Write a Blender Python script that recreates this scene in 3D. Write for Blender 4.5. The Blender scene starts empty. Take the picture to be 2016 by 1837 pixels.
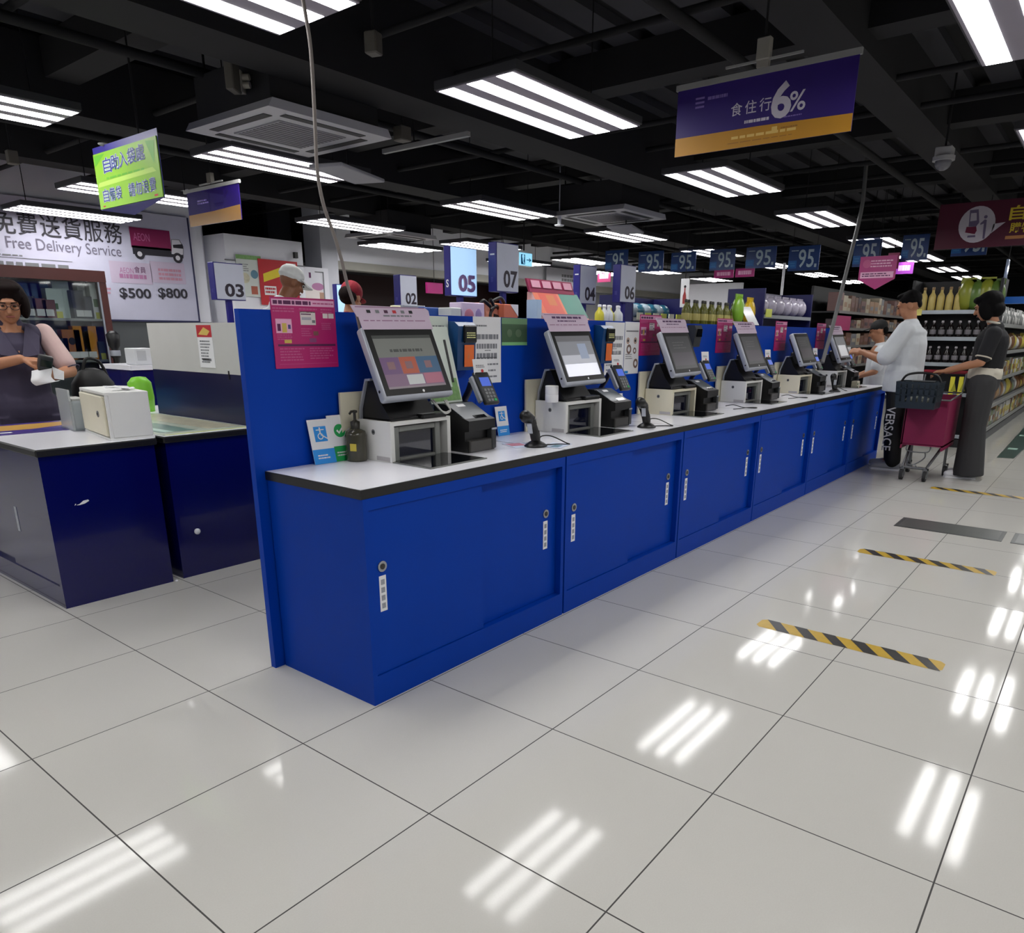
import bpy, bmesh, math, random
from mathutils import Vector as V, Matrix
random.seed(7)
SC = bpy.context.scene
COL = SC.collection
PI = math.pi
# ------------------------------------------------------------------ camera, world, exposure
PF, PCX, PCY = 1434.07, 1046.18, 1092.96          # focal length and principal point for a 2016 x 1837 frame
YAW, PITCH, ROLL = .6601, .2953, -.0076
CAM = V((-1.23606, -.72552, 1.32456))
fw = V((math.cos(YAW)*math.cos(PITCH), math.sin(YAW)*math.cos(PITCH), -math.sin(PITCH)))
rt = V((math.sin(YAW), -math.cos(YAW), 0)); dn = fw.cross(rt)
R_ = rt*math.cos(ROLL)+dn*math.sin(ROLL); D_ = dn*math.cos(ROLL)-rt*math.sin(ROLL); F_ = fw
cd = bpy.data.cameras.new('camera'); cam = bpy.data.objects.new('camera', cd); COL.objects.link(cam)
cd.sensor_fit = 'HORIZONTAL'; cd.sensor_width = 36; cd.lens = PF*36/2016
cd.shift_x = -(PCX-1008)/2016; cd.shift_y = (PCY-918.5)/2016
cd.clip_start = .05; cd.clip_end = 120
cam.matrix_world = Matrix(((R_.x, -D_.x, -F_.x, CAM.x), (R_.y, -D_.y, -F_.y, CAM.y), (R_.z, -D_.z, -F_.z, CAM.z), (0, 0, 0, 1)))
SC.camera = cam
w = bpy.data.worlds.new('world'); SC.world = w; w.use_nodes = True
w.node_tree.nodes['Background'].inputs[0].default_value = (.6, .7, 1, 1)
w.node_tree.nodes['Background'].inputs[1].default_value = .02
vs = SC.view_settings; SC.display_settings.display_device = 'sRGB'
vs.view_transform = 'Standard'; vs.look = 'None'; vs.exposure = 0.0; vs.gamma = 1; vs.use_curve_mapping = False
SC.cycles.use_denoising = True
SC.cycles.max_bounces = 7; SC.cycles.diffuse_bounces = 4; SC.cycles.glossy_bounces = 4
SC.cycles.transparent_max_bounces = 8; SC.cycles.sample_clamp_indirect = 6; SC.cycles.caustics_reflective = False; SC.cycles.caustics_refractive = False
LAMP = 15.6                                          # brightness of the fluorescent diffusers
# ------------------------------------------------------------------ a photo point on a known plane of the room
def ray(px, py): return R_*((px-PCX)/PF)+D_*((py-PCY)/PF)+F_
def AX(px, py, X): d = ray(px, py); return CAM+d*((X-CAM.x)/d.x)
def AY(px, py, Y): d = ray(px, py); return CAM+d*((Y-CAM.y)/d.y)
def AZ(px, py, Z): d = ray(px, py); return CAM+d*((Z-CAM.z)/d.z)
# ------------------------------------------------------------------ materials
MATS = {}
def lin(c): c /= 255.; return c/12.92 if c <= .04045 else ((c+.055)/1.055)**2.4
def P(name, r, g, b, rough=.5, metal=0., emit=0., spec=.5, trans=0., coat=0., vary=.06, scale=6., bump=0.):
    if name in MATS: return MATS[name]
    m = bpy.data.materials.new(name); m.use_nodes = True; nt = m.node_tree; bs = nt.nodes['Principled BSDF']
    col = (lin(r), lin(g), lin(b), 1)
    bs.inputs['Base Color'].default_value = col
    bs.inputs['Roughness'].default_value = rough; bs.inputs['Metallic'].default_value = metal
    bs.inputs['Specular IOR Level'].default_value = spec; bs.inputs['Coat Weight'].default_value = coat
    if trans: bs.inputs['Transmission Weight'].default_value = trans
    if emit:
        bs.inputs['Emission Color'].default_value = col; bs.inputs['Emission Strength'].default_value = emit
    elif vary:
        tc = nt.nodes.new('ShaderNodeTexCoord'); no = nt.nodes.new('ShaderNodeTexNoise'); no.inputs['Scale'].default_value = scale; no.inputs['Detail'].default_value = 4
        nt.links.new(tc.outputs['Object'], no.inputs['Vector'])
        mx = nt.nodes.new('ShaderNodeMix'); mx.data_type = 'RGBA'; mx.blend_type = 'MIX'
        mx.inputs[6].default_value = tuple(min(1, c*(1-vary)) for c in col[:3])+(1,); mx.inputs[7].default_value = tuple(min(1, c*(1+vary)) for c in col[:3])+(1,)
        nt.links.new(no.outputs['Fac'], mx.inputs[0]); nt.links.new(mx.outputs[2], bs.inputs['Base Color'])
        if bump:
            bp = nt.nodes.new('ShaderNodeBump'); bp.inputs['Strength'].default_value = bump; bp.inputs['Distance'].default_value = .01
            nt.links.new(no.outputs['Fac'], bp.inputs['Height']); nt.links.new(bp.outputs['Normal'], bs.inputs['Normal'])
    MATS[name] = m; return m
def glass(name, tint=(.9, .95, .95), rough=.02, alpha=.12):
    if name in MATS: return MATS[name]
    m = bpy.data.materials.new(name); m.use_nodes = True; nt = m.node_tree; nt.nodes.remove(nt.nodes['Principled BSDF'])
    t = nt.nodes.new('ShaderNodeBsdfTransparent'); t.inputs[0].default_value = tint+(1,)
    g = nt.nodes.new('ShaderNodeBsdfGlossy'); g.inputs['Roughness'].default_value = rough
    f = nt.nodes.new('ShaderNodeFresnel'); f.inputs[0].default_value = 1.45
    ad = nt.nodes.new('ShaderNodeMath'); ad.operation = 'ADD'; ad.inputs[1].default_value = alpha*.4; nt.links.new(f.outputs[0], ad.inputs[0])
    mx = nt.nodes.new('ShaderNodeMixShader'); nt.links.new(ad.outputs[0], mx.inputs[0]); nt.links.new(t.outputs[0], mx.inputs[1]); nt.links.new(g.outputs[0], mx.inputs[2])
    nt.links.new(mx.outputs[0], nt.nodes['Material Output'].inputs[0]); MATS[name] = m; return m
def film(name, r, g, b, alpha):                   # cloudy clear plastic
    if name in MATS: return MATS[name]
    m = P(name, r, g, b, .15, vary=0); m.node_tree.nodes['Principled BSDF'].inputs['Alpha'].default_value = alpha; return m
# ------------------------------------------------------------------ mesh builder
_TXT = {}
def text_mesh(s, bold):
    k = (s, bold)
    if k not in _TXT:
        c = bpy.data.curves.new('lettering', 'FONT'); c.body = s; c.offset = bold; c.resolution_u = 3
        o = bpy.data.objects.new('lettering', c); COL.objects.link(o)
        me = bpy.data.meshes.new_from_object(o.evaluated_get(bpy.context.evaluated_depsgraph_get()))
        bm = bmesh.new(); bm.from_mesh(me); bmesh.ops.remove_doubles(bm, verts=bm.verts, dist=1e-5)
        bm.verts.index_update()
        vv = [(v.co.x, v.co.y) for v in bm.verts]; ff = []
        for f in bm.faces: ff.append([v.index for v in f.verts] if f.normal.z >= 0 else [v.index for v in reversed(f.verts)])
        bm.free(); bpy.data.meshes.remove(me); bpy.data.objects.remove(o); bpy.data.curves.remove(c)
        x0 = min(p[0] for p in vv); y0 = min(p[1] for p in vv); x1 = max(p[0] for p in vv); y1 = max(p[1] for p in vv)
        _TXT[k] = ([((x-x0)/(y1-y0), (y-y0)/(y1-y0)) for x, y in vv], ff, (x1-x0)/(y1-y0))
    return _TXT[k]
class Fr:                                           # a flat face: origin, unit right, unit up
    def __init__(s, o, u, v): s.o = V(o); s.u = V(u).normalized(); s.v = V(v).normalized(); s.n = s.u.cross(s.v).normalized()
    def __call__(s, x, y, d=0): return s.o+s.u*x+s.v*y+s.n*d
def fry(o): return Fr(o, (1, 0, 0), (0, 0, 1))      # faces -Y
def frx(o): return Fr(o, (0, -1, 0), (0, 0, 1))     # faces -X
def frz(o): return Fr(o, (1, 0, 0), (0, 1, 0))      # faces up
class MB:
    def __init__(s): s.v = []; s.f = []; s.m = []; s.sm = []; s.mats = []; s.T = None
    def mi(s, m):
        if m not in s.mats: s.mats.append(m)
        return s.mats.index(m)
    def add(s, vs, fs, mat, smooth=False):
        b = len(s.v); i = s.mi(mat)
        s.v += [(s.T @ V(p)) if s.T else V(p) for p in vs]
        for f in fs: s.f.append([b+k for k in f]); s.m.append(i); s.sm.append(smooth)
        return s
    def bm(s, bm, mat, smooth=False):
        bm.verts.index_update(); s.add([v.co.copy() for v in bm.verts], [[v.index for v in f.verts] for f in bm.faces], mat, smooth); bm.free(); return s
    def box(s, x0, x1, y0, y1, z0, z1, mat, bev=0, seg=1):
        if bev:
            bm = bmesh.new(); bmesh.ops.create_cube(bm, size=1)
            for v in bm.verts: v.co = V(((x0+x1)/2+v.co.x*(x1-x0), (y0+y1)/2+v.co.y*(y1-y0), (z0+z1)/2+v.co.z*(z1-z0)))
            bmesh.ops.bevel(bm, geom=bm.edges[:], offset=bev, segments=seg, affect='EDGES', profile=.5); return s.bm(bm, mat, seg > 1)
        p = [(x, y, z) for z in (z0, z1) for y in (y0, y1) for x in (x0, x1)]
        return s.add(p, [(0, 2, 3, 1), (4, 5, 7, 6), (0, 1, 5, 4), (2, 6, 7, 3), (0, 4, 6, 2), (1, 3, 7, 5)], mat)
    def slab(s, fr, x0, y0, x1, y1, d0, d1, mat, bev=0, seg=1):
        b = MB(); b.box(x0, x1, y0, y1, d0, d1, mat, bev, seg)
        return s.add([fr(*p) for p in b.v], b.f, mat, seg > 1 and bev > 0)
    def rect(s, fr, x0, y0, x1, y1, d, mat): return s.add([fr(x0, y0, d), fr(x1, y0, d), fr(x1, y1, d), fr(x0, y1, d)], [(0, 1, 2, 3)], mat)
    def poly(s, fr, pts, d, mat): return s.add([fr(x, y, d) for x, y in pts], [tuple(range(len(pts)))], mat)
    def disc(s, fr, cx, cy, r, d, mat, n=20, ry=None):
        ry = ry or r; return s.poly(fr, [(cx+r*math.cos(2*PI*k/n), cy+ry*math.sin(2*PI*k/n)) for k in range(n)], d, mat)
    def ring(s, fr, cx, cy, r0, r1, d, mat, n=24, a0=0, a1=2*PI):
        vs = []; fs = []
        for k in range(n+1):
            a = a0+(a1-a0)*k/n; vs += [fr(cx+r0*math.cos(a), cy+r0*math.sin(a), d), fr(cx+r1*math.cos(a), cy+r1*math.sin(a), d)]
            if k: fs.append((2*k-2, 2*k-1, 2*k+1, 2*k))
        return s.add(vs, fs, mat)
    def text(s, fr, x, y, h, d, t, mat, al='L', bold=.0, width=None):
        vv, ff, wd = text_mesh(t, bold); k = h if width is None else width/wd
        ox = x-(0 if al == 'L' else wd*k if al == 'R' else wd*k/2)
        return s.add([fr(ox+p[0]*k, y+p[1]*h, d) for p in vv], ff, mat)
    def lines(s, fr, x0, y0, x1, y1, n, d, mat, fill=.5, ragged=.3, rng=None):    # rows of print too small to read
        rng = rng or random; st = (y1-y0)/n
        for i in range(n):
            x = x0; y = y1-(i+1)*st+st*(1-fill)/2; end = x1-(x1-x0)*ragged*rng.random()
            while x < end-.2*(x1-x0)/8:
                l = (x1-x0)*rng.uniform(.05, .2); s.rect(fr, x, y, min(x+l, end), y+st*fill, d, mat); x += l+(x1-x0)*.025
        return s
    def cyl(s, p0, p1, r0, mat, r1=None, n=16, caps=True, smooth=True):
        p0, p1 = V(p0), V(p1); r1 = r0 if r1 is None else r1; ax = (p1-p0).normalized()
        a = ax.orthogonal().normalized(); b = ax.cross(a); vs = []
        for k in range(n):
            d = a*math.cos(2*PI*k/n)+b*math.sin(2*PI*k/n); vs += [p0+d*r0, p1+d*r1]
        s.add(vs, [(2*k, 2*((k+1) % n), 2*((k+1) % n)+1, 2*k+1) for k in range(n)], mat, smooth)
        if caps:
            s.add([vs[2*k] for k in range(n)], [tuple(range(n))[::-1]], mat); s.add([vs[2*k+1] for k in range(n)], [tuple(range(n))], mat)
        return s
    def tube(s, pts, r, mat, n=8, closed=False):
        pts = [V(p) for p in pts]; m = len(pts); vs = []; fs = []; a = None
        for i, p in enumerate(pts):
            t = (pts[(i+1) % m]-pts[i-1]) if closed or 0 < i < m-1 else (pts[1]-pts[0] if i == 0 else pts[-1]-pts[-2])
            t.normalize(); a = (a-t*a.dot(t)) if a is not None else t.orthogonal()
            if a.length < 1e-6: a = t.orthogonal()
            a.normalize(); b = t.cross(a); rr = r[i] if isinstance(r, (list, tuple)) else r
            vs += [p+(a*math.cos(2*PI*k/n)+b*math.sin(2*PI*k/n))*rr for k in range(n)]
        for i in range(m if closed else m-1):
            for k in range(n): fs.append((i*n+k, i*n+(k+1) % n, ((i+1) % m)*n+(k+1) % n, ((i+1) % m)*n+k))
        s.add(vs, fs, mat, True)
        if not closed: s.add(vs[:n], [tuple(range(n))[::-1]], mat); s.add(vs[-n:], [tuple(range(n))], mat)
        return s
    def lathe(s, prof, c, mat, n=16, smooth=True, sx=1, sy=1):
        c = V(c); vs = []; fs = []; m = len(prof)
        for k in range(n):
            a = 2*PI*k/n; vs += [c+V((r*math.cos(a)*sx, r*math.sin(a)*sy, z)) for r, z in prof]
        for k in range(n):
            for i in range(m-1): fs.append((k*m+i, ((k+1) % n)*m+i, ((k+1) % n)*m+i+1, k*m+i+1))
        s.add(vs, fs, mat, smooth)
        s.add([vs[k*m] for k in range(n)], [tuple(range(n))[::-1]], mat); s.add([vs[k*m+m-1] for k in range(n)], [tuple(range(n))], mat)
        return s
    def prism(s, pts, axis, a, b, mat):             # closed outline swept along an axis; pts are the other two coordinates in order
        def q(p, t): return {'x': (t, p[0], p[1]), 'y': (p[0], t, p[1]), 'z': (p[0], p[1], t)}[axis]
        n = len(pts); vs = [q(p, a) for p in pts]+[q(p, b) for p in pts]
        ar = sum(pts[i][0]*pts[(i+1) % n][1]-pts[(i+1) % n][0]*pts[i][1] for i in range(n))
        fs = [tuple(range(n))[::-1], tuple(range(n, 2*n))]+[(i, (i+1) % n, n+(i+1) % n, n+i) for i in range(n)]
        if (ar < 0) != (axis == 'y'): fs = [f[::-1] for f in fs]
        return s.add(vs, fs, mat)
    def ell(s, c, rx, ry, rz, mat, n=16, m=10, rot=None):
        vs = []; fs = []; c = V(c)
        for i in range(m+1):
            for k in range(n):
                t = PI*i/m; p = V((rx*math.sin(t)*math.cos(2*PI*k/n), ry*math.sin(t)*math.sin(2*PI*k/n), rz*math.cos(t)))
                vs.append(c+(rot @ p if rot else p))
        for i in range(m):
            for k in range(n): fs.append((i*n+k, (i+1)*n+k, (i+1)*n+(k+1) % n, i*n+(k+1) % n))
        return s.add(vs, fs, mat, True)
    def cap(s, p, q, r0, r1, mat, n=14):            # tapered rod with round ends
        p, q = V(p), V(q); ax = (q-p); L = ax.length or 1e-6; ax = ax/L
        a = ax.orthogonal().normalized(); b = ax.cross(a); prof = [(r0*math.sin(t), -r0*math.cos(t)) for t in (0.15, .5, .9, 1.3)]+[(r0, 0), (r1, L)]+[(r1*math.cos(t), L+r1*math.sin(t)) for t in (.4, .8, 1.2, 1.45)]
        vs = [p+(a*math.cos(2*PI*k/n)+b*math.sin(2*PI*k/n))*r+ax*z for k in range(n) for r, z in prof]; m = len(prof)
        fs = [(k*m+i, ((k+1) % n)*m+i, ((k+1) % n)*m+i+1, k*m+i+1) for k in range(n) for i in range(m-1)]
        s.add(vs, fs, mat, True); s.add([vs[k*m] for k in range(n)], [tuple(range(n))[::-1]], mat); s.add([vs[k*m+m-1] for k in range(n)], [tuple(range(n))], mat)
        return s
    def mesh(s, name):
        me = bpy.data.meshes.new(name); me.from_pydata([tuple(v) for v in s.v], [], s.f)
        for m in s.mats: me.materials.append(m)
        me.polygons.foreach_set('material_index', s.m); me.polygons.foreach_set('use_smooth', s.sm); me.update(); return me
    def build(s, name, parent=None, loc=None, rz=0, label=None):
        o = bpy.data.objects.new(name, s.mesh(name)); COL.objects.link(o)
        if parent is not None: o.parent = parent
        if loc is not None: o.location = loc
        if rz: o.rotation_euler.z = rz
        if label: o['label'] = label
        return o
    def solid(s, name, parent=None, voxel=.006, smooth=3, loc=None, rz=0, label=None):   # everything added becomes one skin
        o = s.build(name, None)
        md = o.modifiers.new('r', 'REMESH'); md.mode = 'VOXEL'; md.voxel_size = voxel; md.use_smooth_shade = True
        if smooth:
            ms = o.modifiers.new('s', 'SMOOTH'); ms.iterations = smooth; ms.factor = .5
        me = bpy.data.meshes.new_from_object(o.evaluated_get(bpy.context.evaluated_depsgraph_get()))
        old = o.data; o.modifiers.clear(); o.data = me; me.name = name; bpy.data.meshes.remove(old)
        if not len(me.materials): me.materials.append(s.mats[0])
        me.polygons.foreach_set('use_smooth', [True]*len(me.polygons)); me.polygons.foreach_set('material_index', [0]*len(me.polygons))
        if parent is not None: o.parent = parent
        if loc is not None: o.location = loc
        if rz: o.rotation_euler.z = rz
        if label: o['label'] = label
        return o
def tag(o, label=None, cat=None, group=None, kind=None):
    for k, v in (('label', label), ('category', cat), ('group', group), ('kind', kind)):
        if v: o[k] = v
    return o
def thing(name, label, cat, loc=(0, 0, 0), rz=0, group=None):
    o = bpy.data.objects.new(name, None); COL.objects.link(o); o.empty_display_size = .1; o.location = loc; o.rotation_euler.z = rz
    return tag(o, label, cat, group)
def one(name, mb, label, cat, loc=(0, 0, 0), rz=0, group=None): return tag(mb.build(name, None, loc, rz), label, cat, group)
def struct(name, mb, label=None): return tag(mb.build(name), label, None, None, 'structure')
def kids(o): return [c for c in COL.objects if c.parent is o]
def dup(root, loc, label=None, rz=None, group=None):
    r = root.copy(); COL.objects.link(r); r.location = loc
    if rz is not None: r.rotation_euler.z = rz
    if label: r['label'] = label
    if group: r['group'] = group
    for c in kids(root):
        n = c.copy(); COL.objects.link(n); n.parent = r
        for g in kids(c): h = g.copy(); COL.objects.link(h); h.parent = n
    return r
def arc(p0, p1, p2, n=10):                           # smooth curve through three points
    p0, p1, p2 = V(p0), V(p1), V(p2); c = p1*2-(p0+p2)*.5
    return [p0*(1-t)**2+c*2*t*(1-t)+p2*t*t for t in [i/n for i in range(n+1)]]
def spline(pts, n=6):
    pts = [V(p) for p in pts]; out = []
    for i in range(len(pts)-1):
        a = pts[max(i-1, 0)]; b = pts[i]; c = pts[i+1]; d = pts[min(i+2, len(pts)-1)]
        for k in range(n):
            t = k/n; out.append(.5*((2*b)+(c-a)*t+(2*a-5*b+4*c-d)*t*t+(3*b-a-3*c+d)*t**3))
    return out+[pts[-1]]
# common materials
blue = P('kiosk_blue_paint', 0, 58, 162, .45, spec=.12, vary=.05)
navy = P('navy_laminate', 6, 10, 84, .22, coat=.3, vary=.05)
white = P('white_laminate', 246, 246, 252, .2, spec=.6, vary=.01)
wpaint = P('white_painted_board', 226, 226, 222, .45)
cream = P('cream_painted_board', 222, 216, 192, .45)
black = P('black_plastic', 14, 14, 16, .4)
edgeb = P('black_edge_band', 12, 11, 11, .45)
silver = P('silver_plastic', 168, 172, 182, .35, metal=.3)
steel = P('brushed_steel', 170, 172, 176, .3, metal=.9)
darkgl = P('dark_glass', 10, 12, 16, .06)
grey = P('grey_plastic', 108, 110, 112, .4)
paper = P('white_paper', 232, 232, 234, .7, vary=.02)
ink = P('black_ink', 24, 24, 28, .7)
inkg = P('grey_ink', 120, 122, 126, .7)
pink = P('magenta_print', 184, 22, 108, .45)
pinkl = P('pale_pink_print', 236, 176, 210, .5)
lilac = P('lilac_print', 200, 180, 200, .5)
orange = P('orange_print', 236, 112, 40, .5)
yellow = P('yellow_print', 226, 205, 40, .5)
skyb = P('sky_blue_print', 30, 140, 220, .5)
green = P('green_print', 20, 160, 80, .5)
red = P('red_print', 186, 30, 40, .5)
dblue = P('dark_blue_print', 20, 22, 120, .45)
# ------------------------------------------------------------------ the room
def floor_material():
    m = bpy.data.materials.new('polished_floor_tile'); m.use_nodes = True; nt = m.node_tree; N = nt.nodes; L = nt.links; bs = N['Principled BSDF']
    def n(t, **k):
        q = N.new(t)
        for a, b in k.items(): setattr(q, a, b)
        return q
    def mth(op, a, b=None):
        q = n('ShaderNodeMath', operation=op)
        for i, v in enumerate((a, b)):
            if v is None: continue
            if isinstance(v, (int, float)): q.inputs[i].default_value = v
            else: L.new(v, q.inputs[i])
        return q.outputs[0]
    geo = n('ShaderNodeNewGeometry'); sep = n('ShaderNodeSeparateXYZ'); L.new(geo.outputs['Position'], sep.inputs[0])
    cells = []; masks = []
    for ax in (0, 1):
        t = mth('DIVIDE', sep.outputs[ax], .6); fl = mth('FLOOR', t); cells.append(fl)
        d = mth('ABSOLUTE', mth('SUBTRACT', mth('SUBTRACT', t, fl), .5)); masks.append(mth('GREATER_THAN', d, .5-.0021/.6))
    line = mth('MAXIMUM', masks[0], masks[1])
    cmb = n('ShaderNodeCombineXYZ'); L.new(cells[0], cmb.inputs[0]); L.new(cells[1], cmb.inputs[1])
    wn = n('ShaderNodeTexWhiteNoise', noise_dimensions='3D'); L.new(cmb.outputs[0], wn.inputs['Vector'])
    no = n('ShaderNodeTexNoise'); no.inputs['Scale'].default_value = 260; no.inputs['Detail'].default_value = 3; L.new(geo.outputs['Position'], no.inputs['Vector'])
    n2 = n('ShaderNodeTexNoise'); n2.inputs['Scale'].default_value = 1.4; n2.inputs['Detail'].default_value = 3; L.new(geo.outputs['Position'], n2.inputs['Vector'])
    val = mth('ADD', mth('MULTIPLY', wn.outputs['Value'], .03), mth('ADD', mth('MULTIPLY', no.outputs['Fac'], .10), mth('MULTIPLY', n2.outputs['Fac'], .06)))
    hs = n('ShaderNodeHueSaturation'); hs.inputs['Color'].default_value = (lin(204), lin(202), lin(195), 1); L.new(mth('ADD', .905, val), hs.inputs['Value'])
    mx = n('ShaderNodeMix', data_type='RGBA'); L.new(line, mx.inputs[0]); L.new(hs.outputs[0], mx.inputs[6]); mx.inputs[7].default_value = (lin(70), lin(68), lin(66), 1)
    L.new(mx.outputs[2], bs.inputs['Base Color'])
    L.new(mth('ADD', mth('MULTIPLY', line, .5), mth('ADD', .05, mth('MULTIPLY', n2.outputs['Fac'], .05))), bs.inputs['Roughness'])
    vm = n('ShaderNodeVectorMath', operation='SUBTRACT'); L.new(wn.outputs['Color'], vm.inputs[0]); vm.inputs[1].default_value = (.5, .5, .5)
    sc = n('ShaderNodeVectorMath', operation='MULTIPLY'); L.new(vm.outputs[0], sc.inputs[0]); sc.inputs[1].default_value = (.010, .010, 0)
    ad = n('ShaderNodeVectorMath', operation='ADD'); L.new(sc.outputs[0], ad.inputs[0]); L.new(geo.outputs['Normal'], ad.inputs[1])
    nm = n('ShaderNodeVectorMath', operation='NORMALIZE'); L.new(ad.outputs[0], nm.inputs[0]); L.new(nm.outputs[0], bs.inputs['Normal'])
    bs.inputs['Specular IOR Level'].default_value = .25
    return m
b = MB(); b.box(-6, 28, -6, 14, -.1, 0, floor_material()); struct('floor', b)
cblk = P('black_ceiling_paint', 14, 14, 16, .9, vary=.3, scale=3); cdk = P('dark_grey_ceiling_deck', 46, 46, 52, .85, vary=.35, scale=2); cbm = P('dark_grey_beam_paint', 18, 18, 21, .85, vary=.3, scale=4)
b = MB(); b.box(-6, 28, -6, 14, 3.3, 3.4, cblk)
for i in range(60):                                 # corrugated deck: ribs along the counter
    y = -6+.33*i
    b.box(-6, 28, y, y+.2, 3.24, 3.3, cdk)
struct('ceiling', b)
for y, wd, z in ((.75, .3, 2.9), (3.02, .36, 2.72), (5.5, .36, 2.8), (7.6, .3, 2.85), (-1.5, .36, 2.8), (-3.9, .3, 2.85)):
    b = MB(); b.box(-6, 28, y, y+wd, z, 3.24, cbm); struct('ceiling_beam', b)
for x in (-3.4, -.9, 1.25, 3.75, 6.2, 8.7, 11.2, 13.7, 16.3, 19, 22):
    b = MB(); b.box(x, x+.22, -6, 14, 3.0, 3.24, cbm); struct('ceiling_beam', b)
    for dx in (.75, 1.5): 
        b = MB(); b.cyl((x+dx, -6, 2.93), (x+dx, 14, 2.93), .022, cbm, n=8); struct('ceiling_pipe', b)
for y in (1.35, 4.1, 6.3, -.75):
    b = MB(); b.cyl((-6, y, 2.86), (28, y, 2.86), .03, cbm, n=8); struct('ceiling_pipe', b)
wl = P('white_wall_paint', 236, 237, 244, .6, vary=.03); wg = P('grey_wall_paint', 84, 88, 90, .5); wbr = P('dark_brown_wall', 44, 22, 22, .5); wdk = P('dark_wall', 40, 40, 44, .7)
def wall(name, *a): b = MB(); b.box(*a); return struct(name, b)
wall('wall_back', -6, 4.3, 9.12, 9.3, 1.44, 3.24, wl); wall('wall_back', -6, 4.3, 9.12, 9.3, 0, 1.44, wg)
wall('wall_left_reflector', -2.6, -2.45, 2.2, 9.12, 0, 3.24, wl); wall('wall_front', -6.1, -6, -6, 14, 0, 3.3, wl); wall('wall_right', -6, 28, -6.1, -6, 0, 3.3, wl); wall('wall_far', 28, 28.1, -6, 14, 0, 3.3, wdk); wall('wall_back', 4.3, 28, 13.9, 14, 0, 3.3, wdk)  # left wall: out of view, added as white reflector for the navy counter side
# white kiosk block, pillar and white fascia along the back
b = MB(); b.box(4.42, 5.62, 8.8, 10.4, 0, 2.55, wl); b.box(4.40, 5.64, 8.78, 8.8, 2.22, 2.235, inkg); b.box(4.40, 4.47, 8.77, 8.8, 1.2, 2.2, white); struct('wall_kiosk', b)
b = MB(); b.box(4.3, 4.42, 9.3, 10.4, 0, 3.24, wl); struct('wall_return', b)
b = MB(); b.box(6.02, 6.32, 8.9, 9.3, 0, 3.24, P('grey_pillar_paint', 190, 192, 200, .6)); struct('pillar', b)
b = MB(); b.box(5.62, 6.02, 9.6, 9.7, 0, 3.24, wdk); struct('wall_recess', b)
b = MB(); b.box(6.32, 20, 9.0, 9.2, 2.37, 3.24, wl); b.box(6.32, 20, 8.97, 9.2, 2.25, 2.37, P('grey_fascia_trim', 150, 148, 140, .5)); struct('wall_fascia', b)
b = MB(); b.box(6.2, 12.6, 10.9, 11.0, 0, 2.4, wbr); struct('wall_shop_back', b)
b = MB(); b.box(6.2, 20, 9.2, 11, 2.36, 2.42, wdk); struct('wall_shop_ceiling', b)
b = MB(); b.box(12.6, 20, 9.8, 9.9, 0, 2.37, P('light_grey_partition', 176, 178, 184, .5)); struct('wall_shop_side', b)
# ------------------------------------------------------------------ ceiling lights
tubem = P('fluorescent_diffuser', 253, 252, 251, .5, emit=LAMP); troff = P('dark_light_housing', 50, 50, 54, .6); louv = P('louver_grey', 150, 144, 156, .5)
LZ = 2.52
lt = thing('ceiling_light', 'x', 'ceiling light', (0, 0, LZ), 0, 'fluorescent ceiling panels')
b = MB(); b.box(-.6, .6, -.275, .275, .006, .05, troff, .003); b.box(-.595, .595, -.262, .262, .0, .006, louv); b.build('housing', lt)
for i in (-1, 0, 1):
    b = MB(); b.box(-.59, .59, i*.195-.051, i*.195+.051, -.0012, .0005, tubem); b.build('diffuser', lt, label='glowing white diffuser')
for sx in (-.45, .45):
    b = MB(); b.cyl((sx, 0, .07), (sx, 0, .72), .004, cbm, n=6); b.build('suspension_rod', lt)
LIGHTS = [
 (2.45, 2.06, 'three-strip ceiling light over the first checkout screens, largest fully shown'), (.33, 2.06, 'ceiling light cut by the top edge beside the hanging cable'),
 (4.98, 2.1, 'ceiling light just behind the purple and yellow hanging banner'), (7.46, 2.12, 'ceiling light above the far end of the blue counter, by the leaning pole'),
 (.31, 4.5, 'ceiling light cut by the left edge above the green hanging sign'), (2.45, 4.52, 'ceiling light overlapping the large square air conditioner'),
 (5.0, 4.55, 'ceiling light between the large and the small square air conditioner'), (7.48, 4.52, 'ceiling light just below the small square air conditioner'),
 (2.38, 6.72, 'ceiling light partly hidden behind the green hanging sign'), (4.85, 6.72, 'ceiling light over the pillar where the hanging cable crosses it'),
 (7.3, 6.85, 'ceiling light just behind the lit 05 lane sign'), (2.52, 8.5, 'ceiling light in front of the free delivery board'),
 (6.75, 7.95, 'ceiling light against the white fascia below a small air conditioner'), (2.5, -.24, 'very bright ceiling light cut by the top right corner'),
 (5.07, -.24, 'ceiling light cut by the right edge below the corner one')]
for i, (x, y, l) in enumerate(LIGHTS):
    if i == 0: lt.location = (x, y, LZ); lt['label'] = l
    else: dup(lt, (x, y, LZ), l)
for x, y in ((10, 2.1), (12.5, 2.1), (15, 2.1), (17.5, 2.1), (20, 2.1), (10, 4.5), (12.5, 4.5), (15, 4.5), (17.5, 4.5), (10, 6.9), (12.6, 6.9), (15.2, 6.9), (9.6, 8.0), (12.4, 8.0)):
    dup(lt, (x, y, LZ), 'small ceiling light far down the shop beyond the checkouts', group='far ceiling lights over the sales floor')
for x, y in ((10.2, -.24), (12.8, -.24), (15.4, -.24), (7.6, -.24)):
    dup(lt, (x, y, LZ), 'ceiling light over the aisle on the right of the checkouts', group='ceiling lights over the right aisle')
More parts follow.
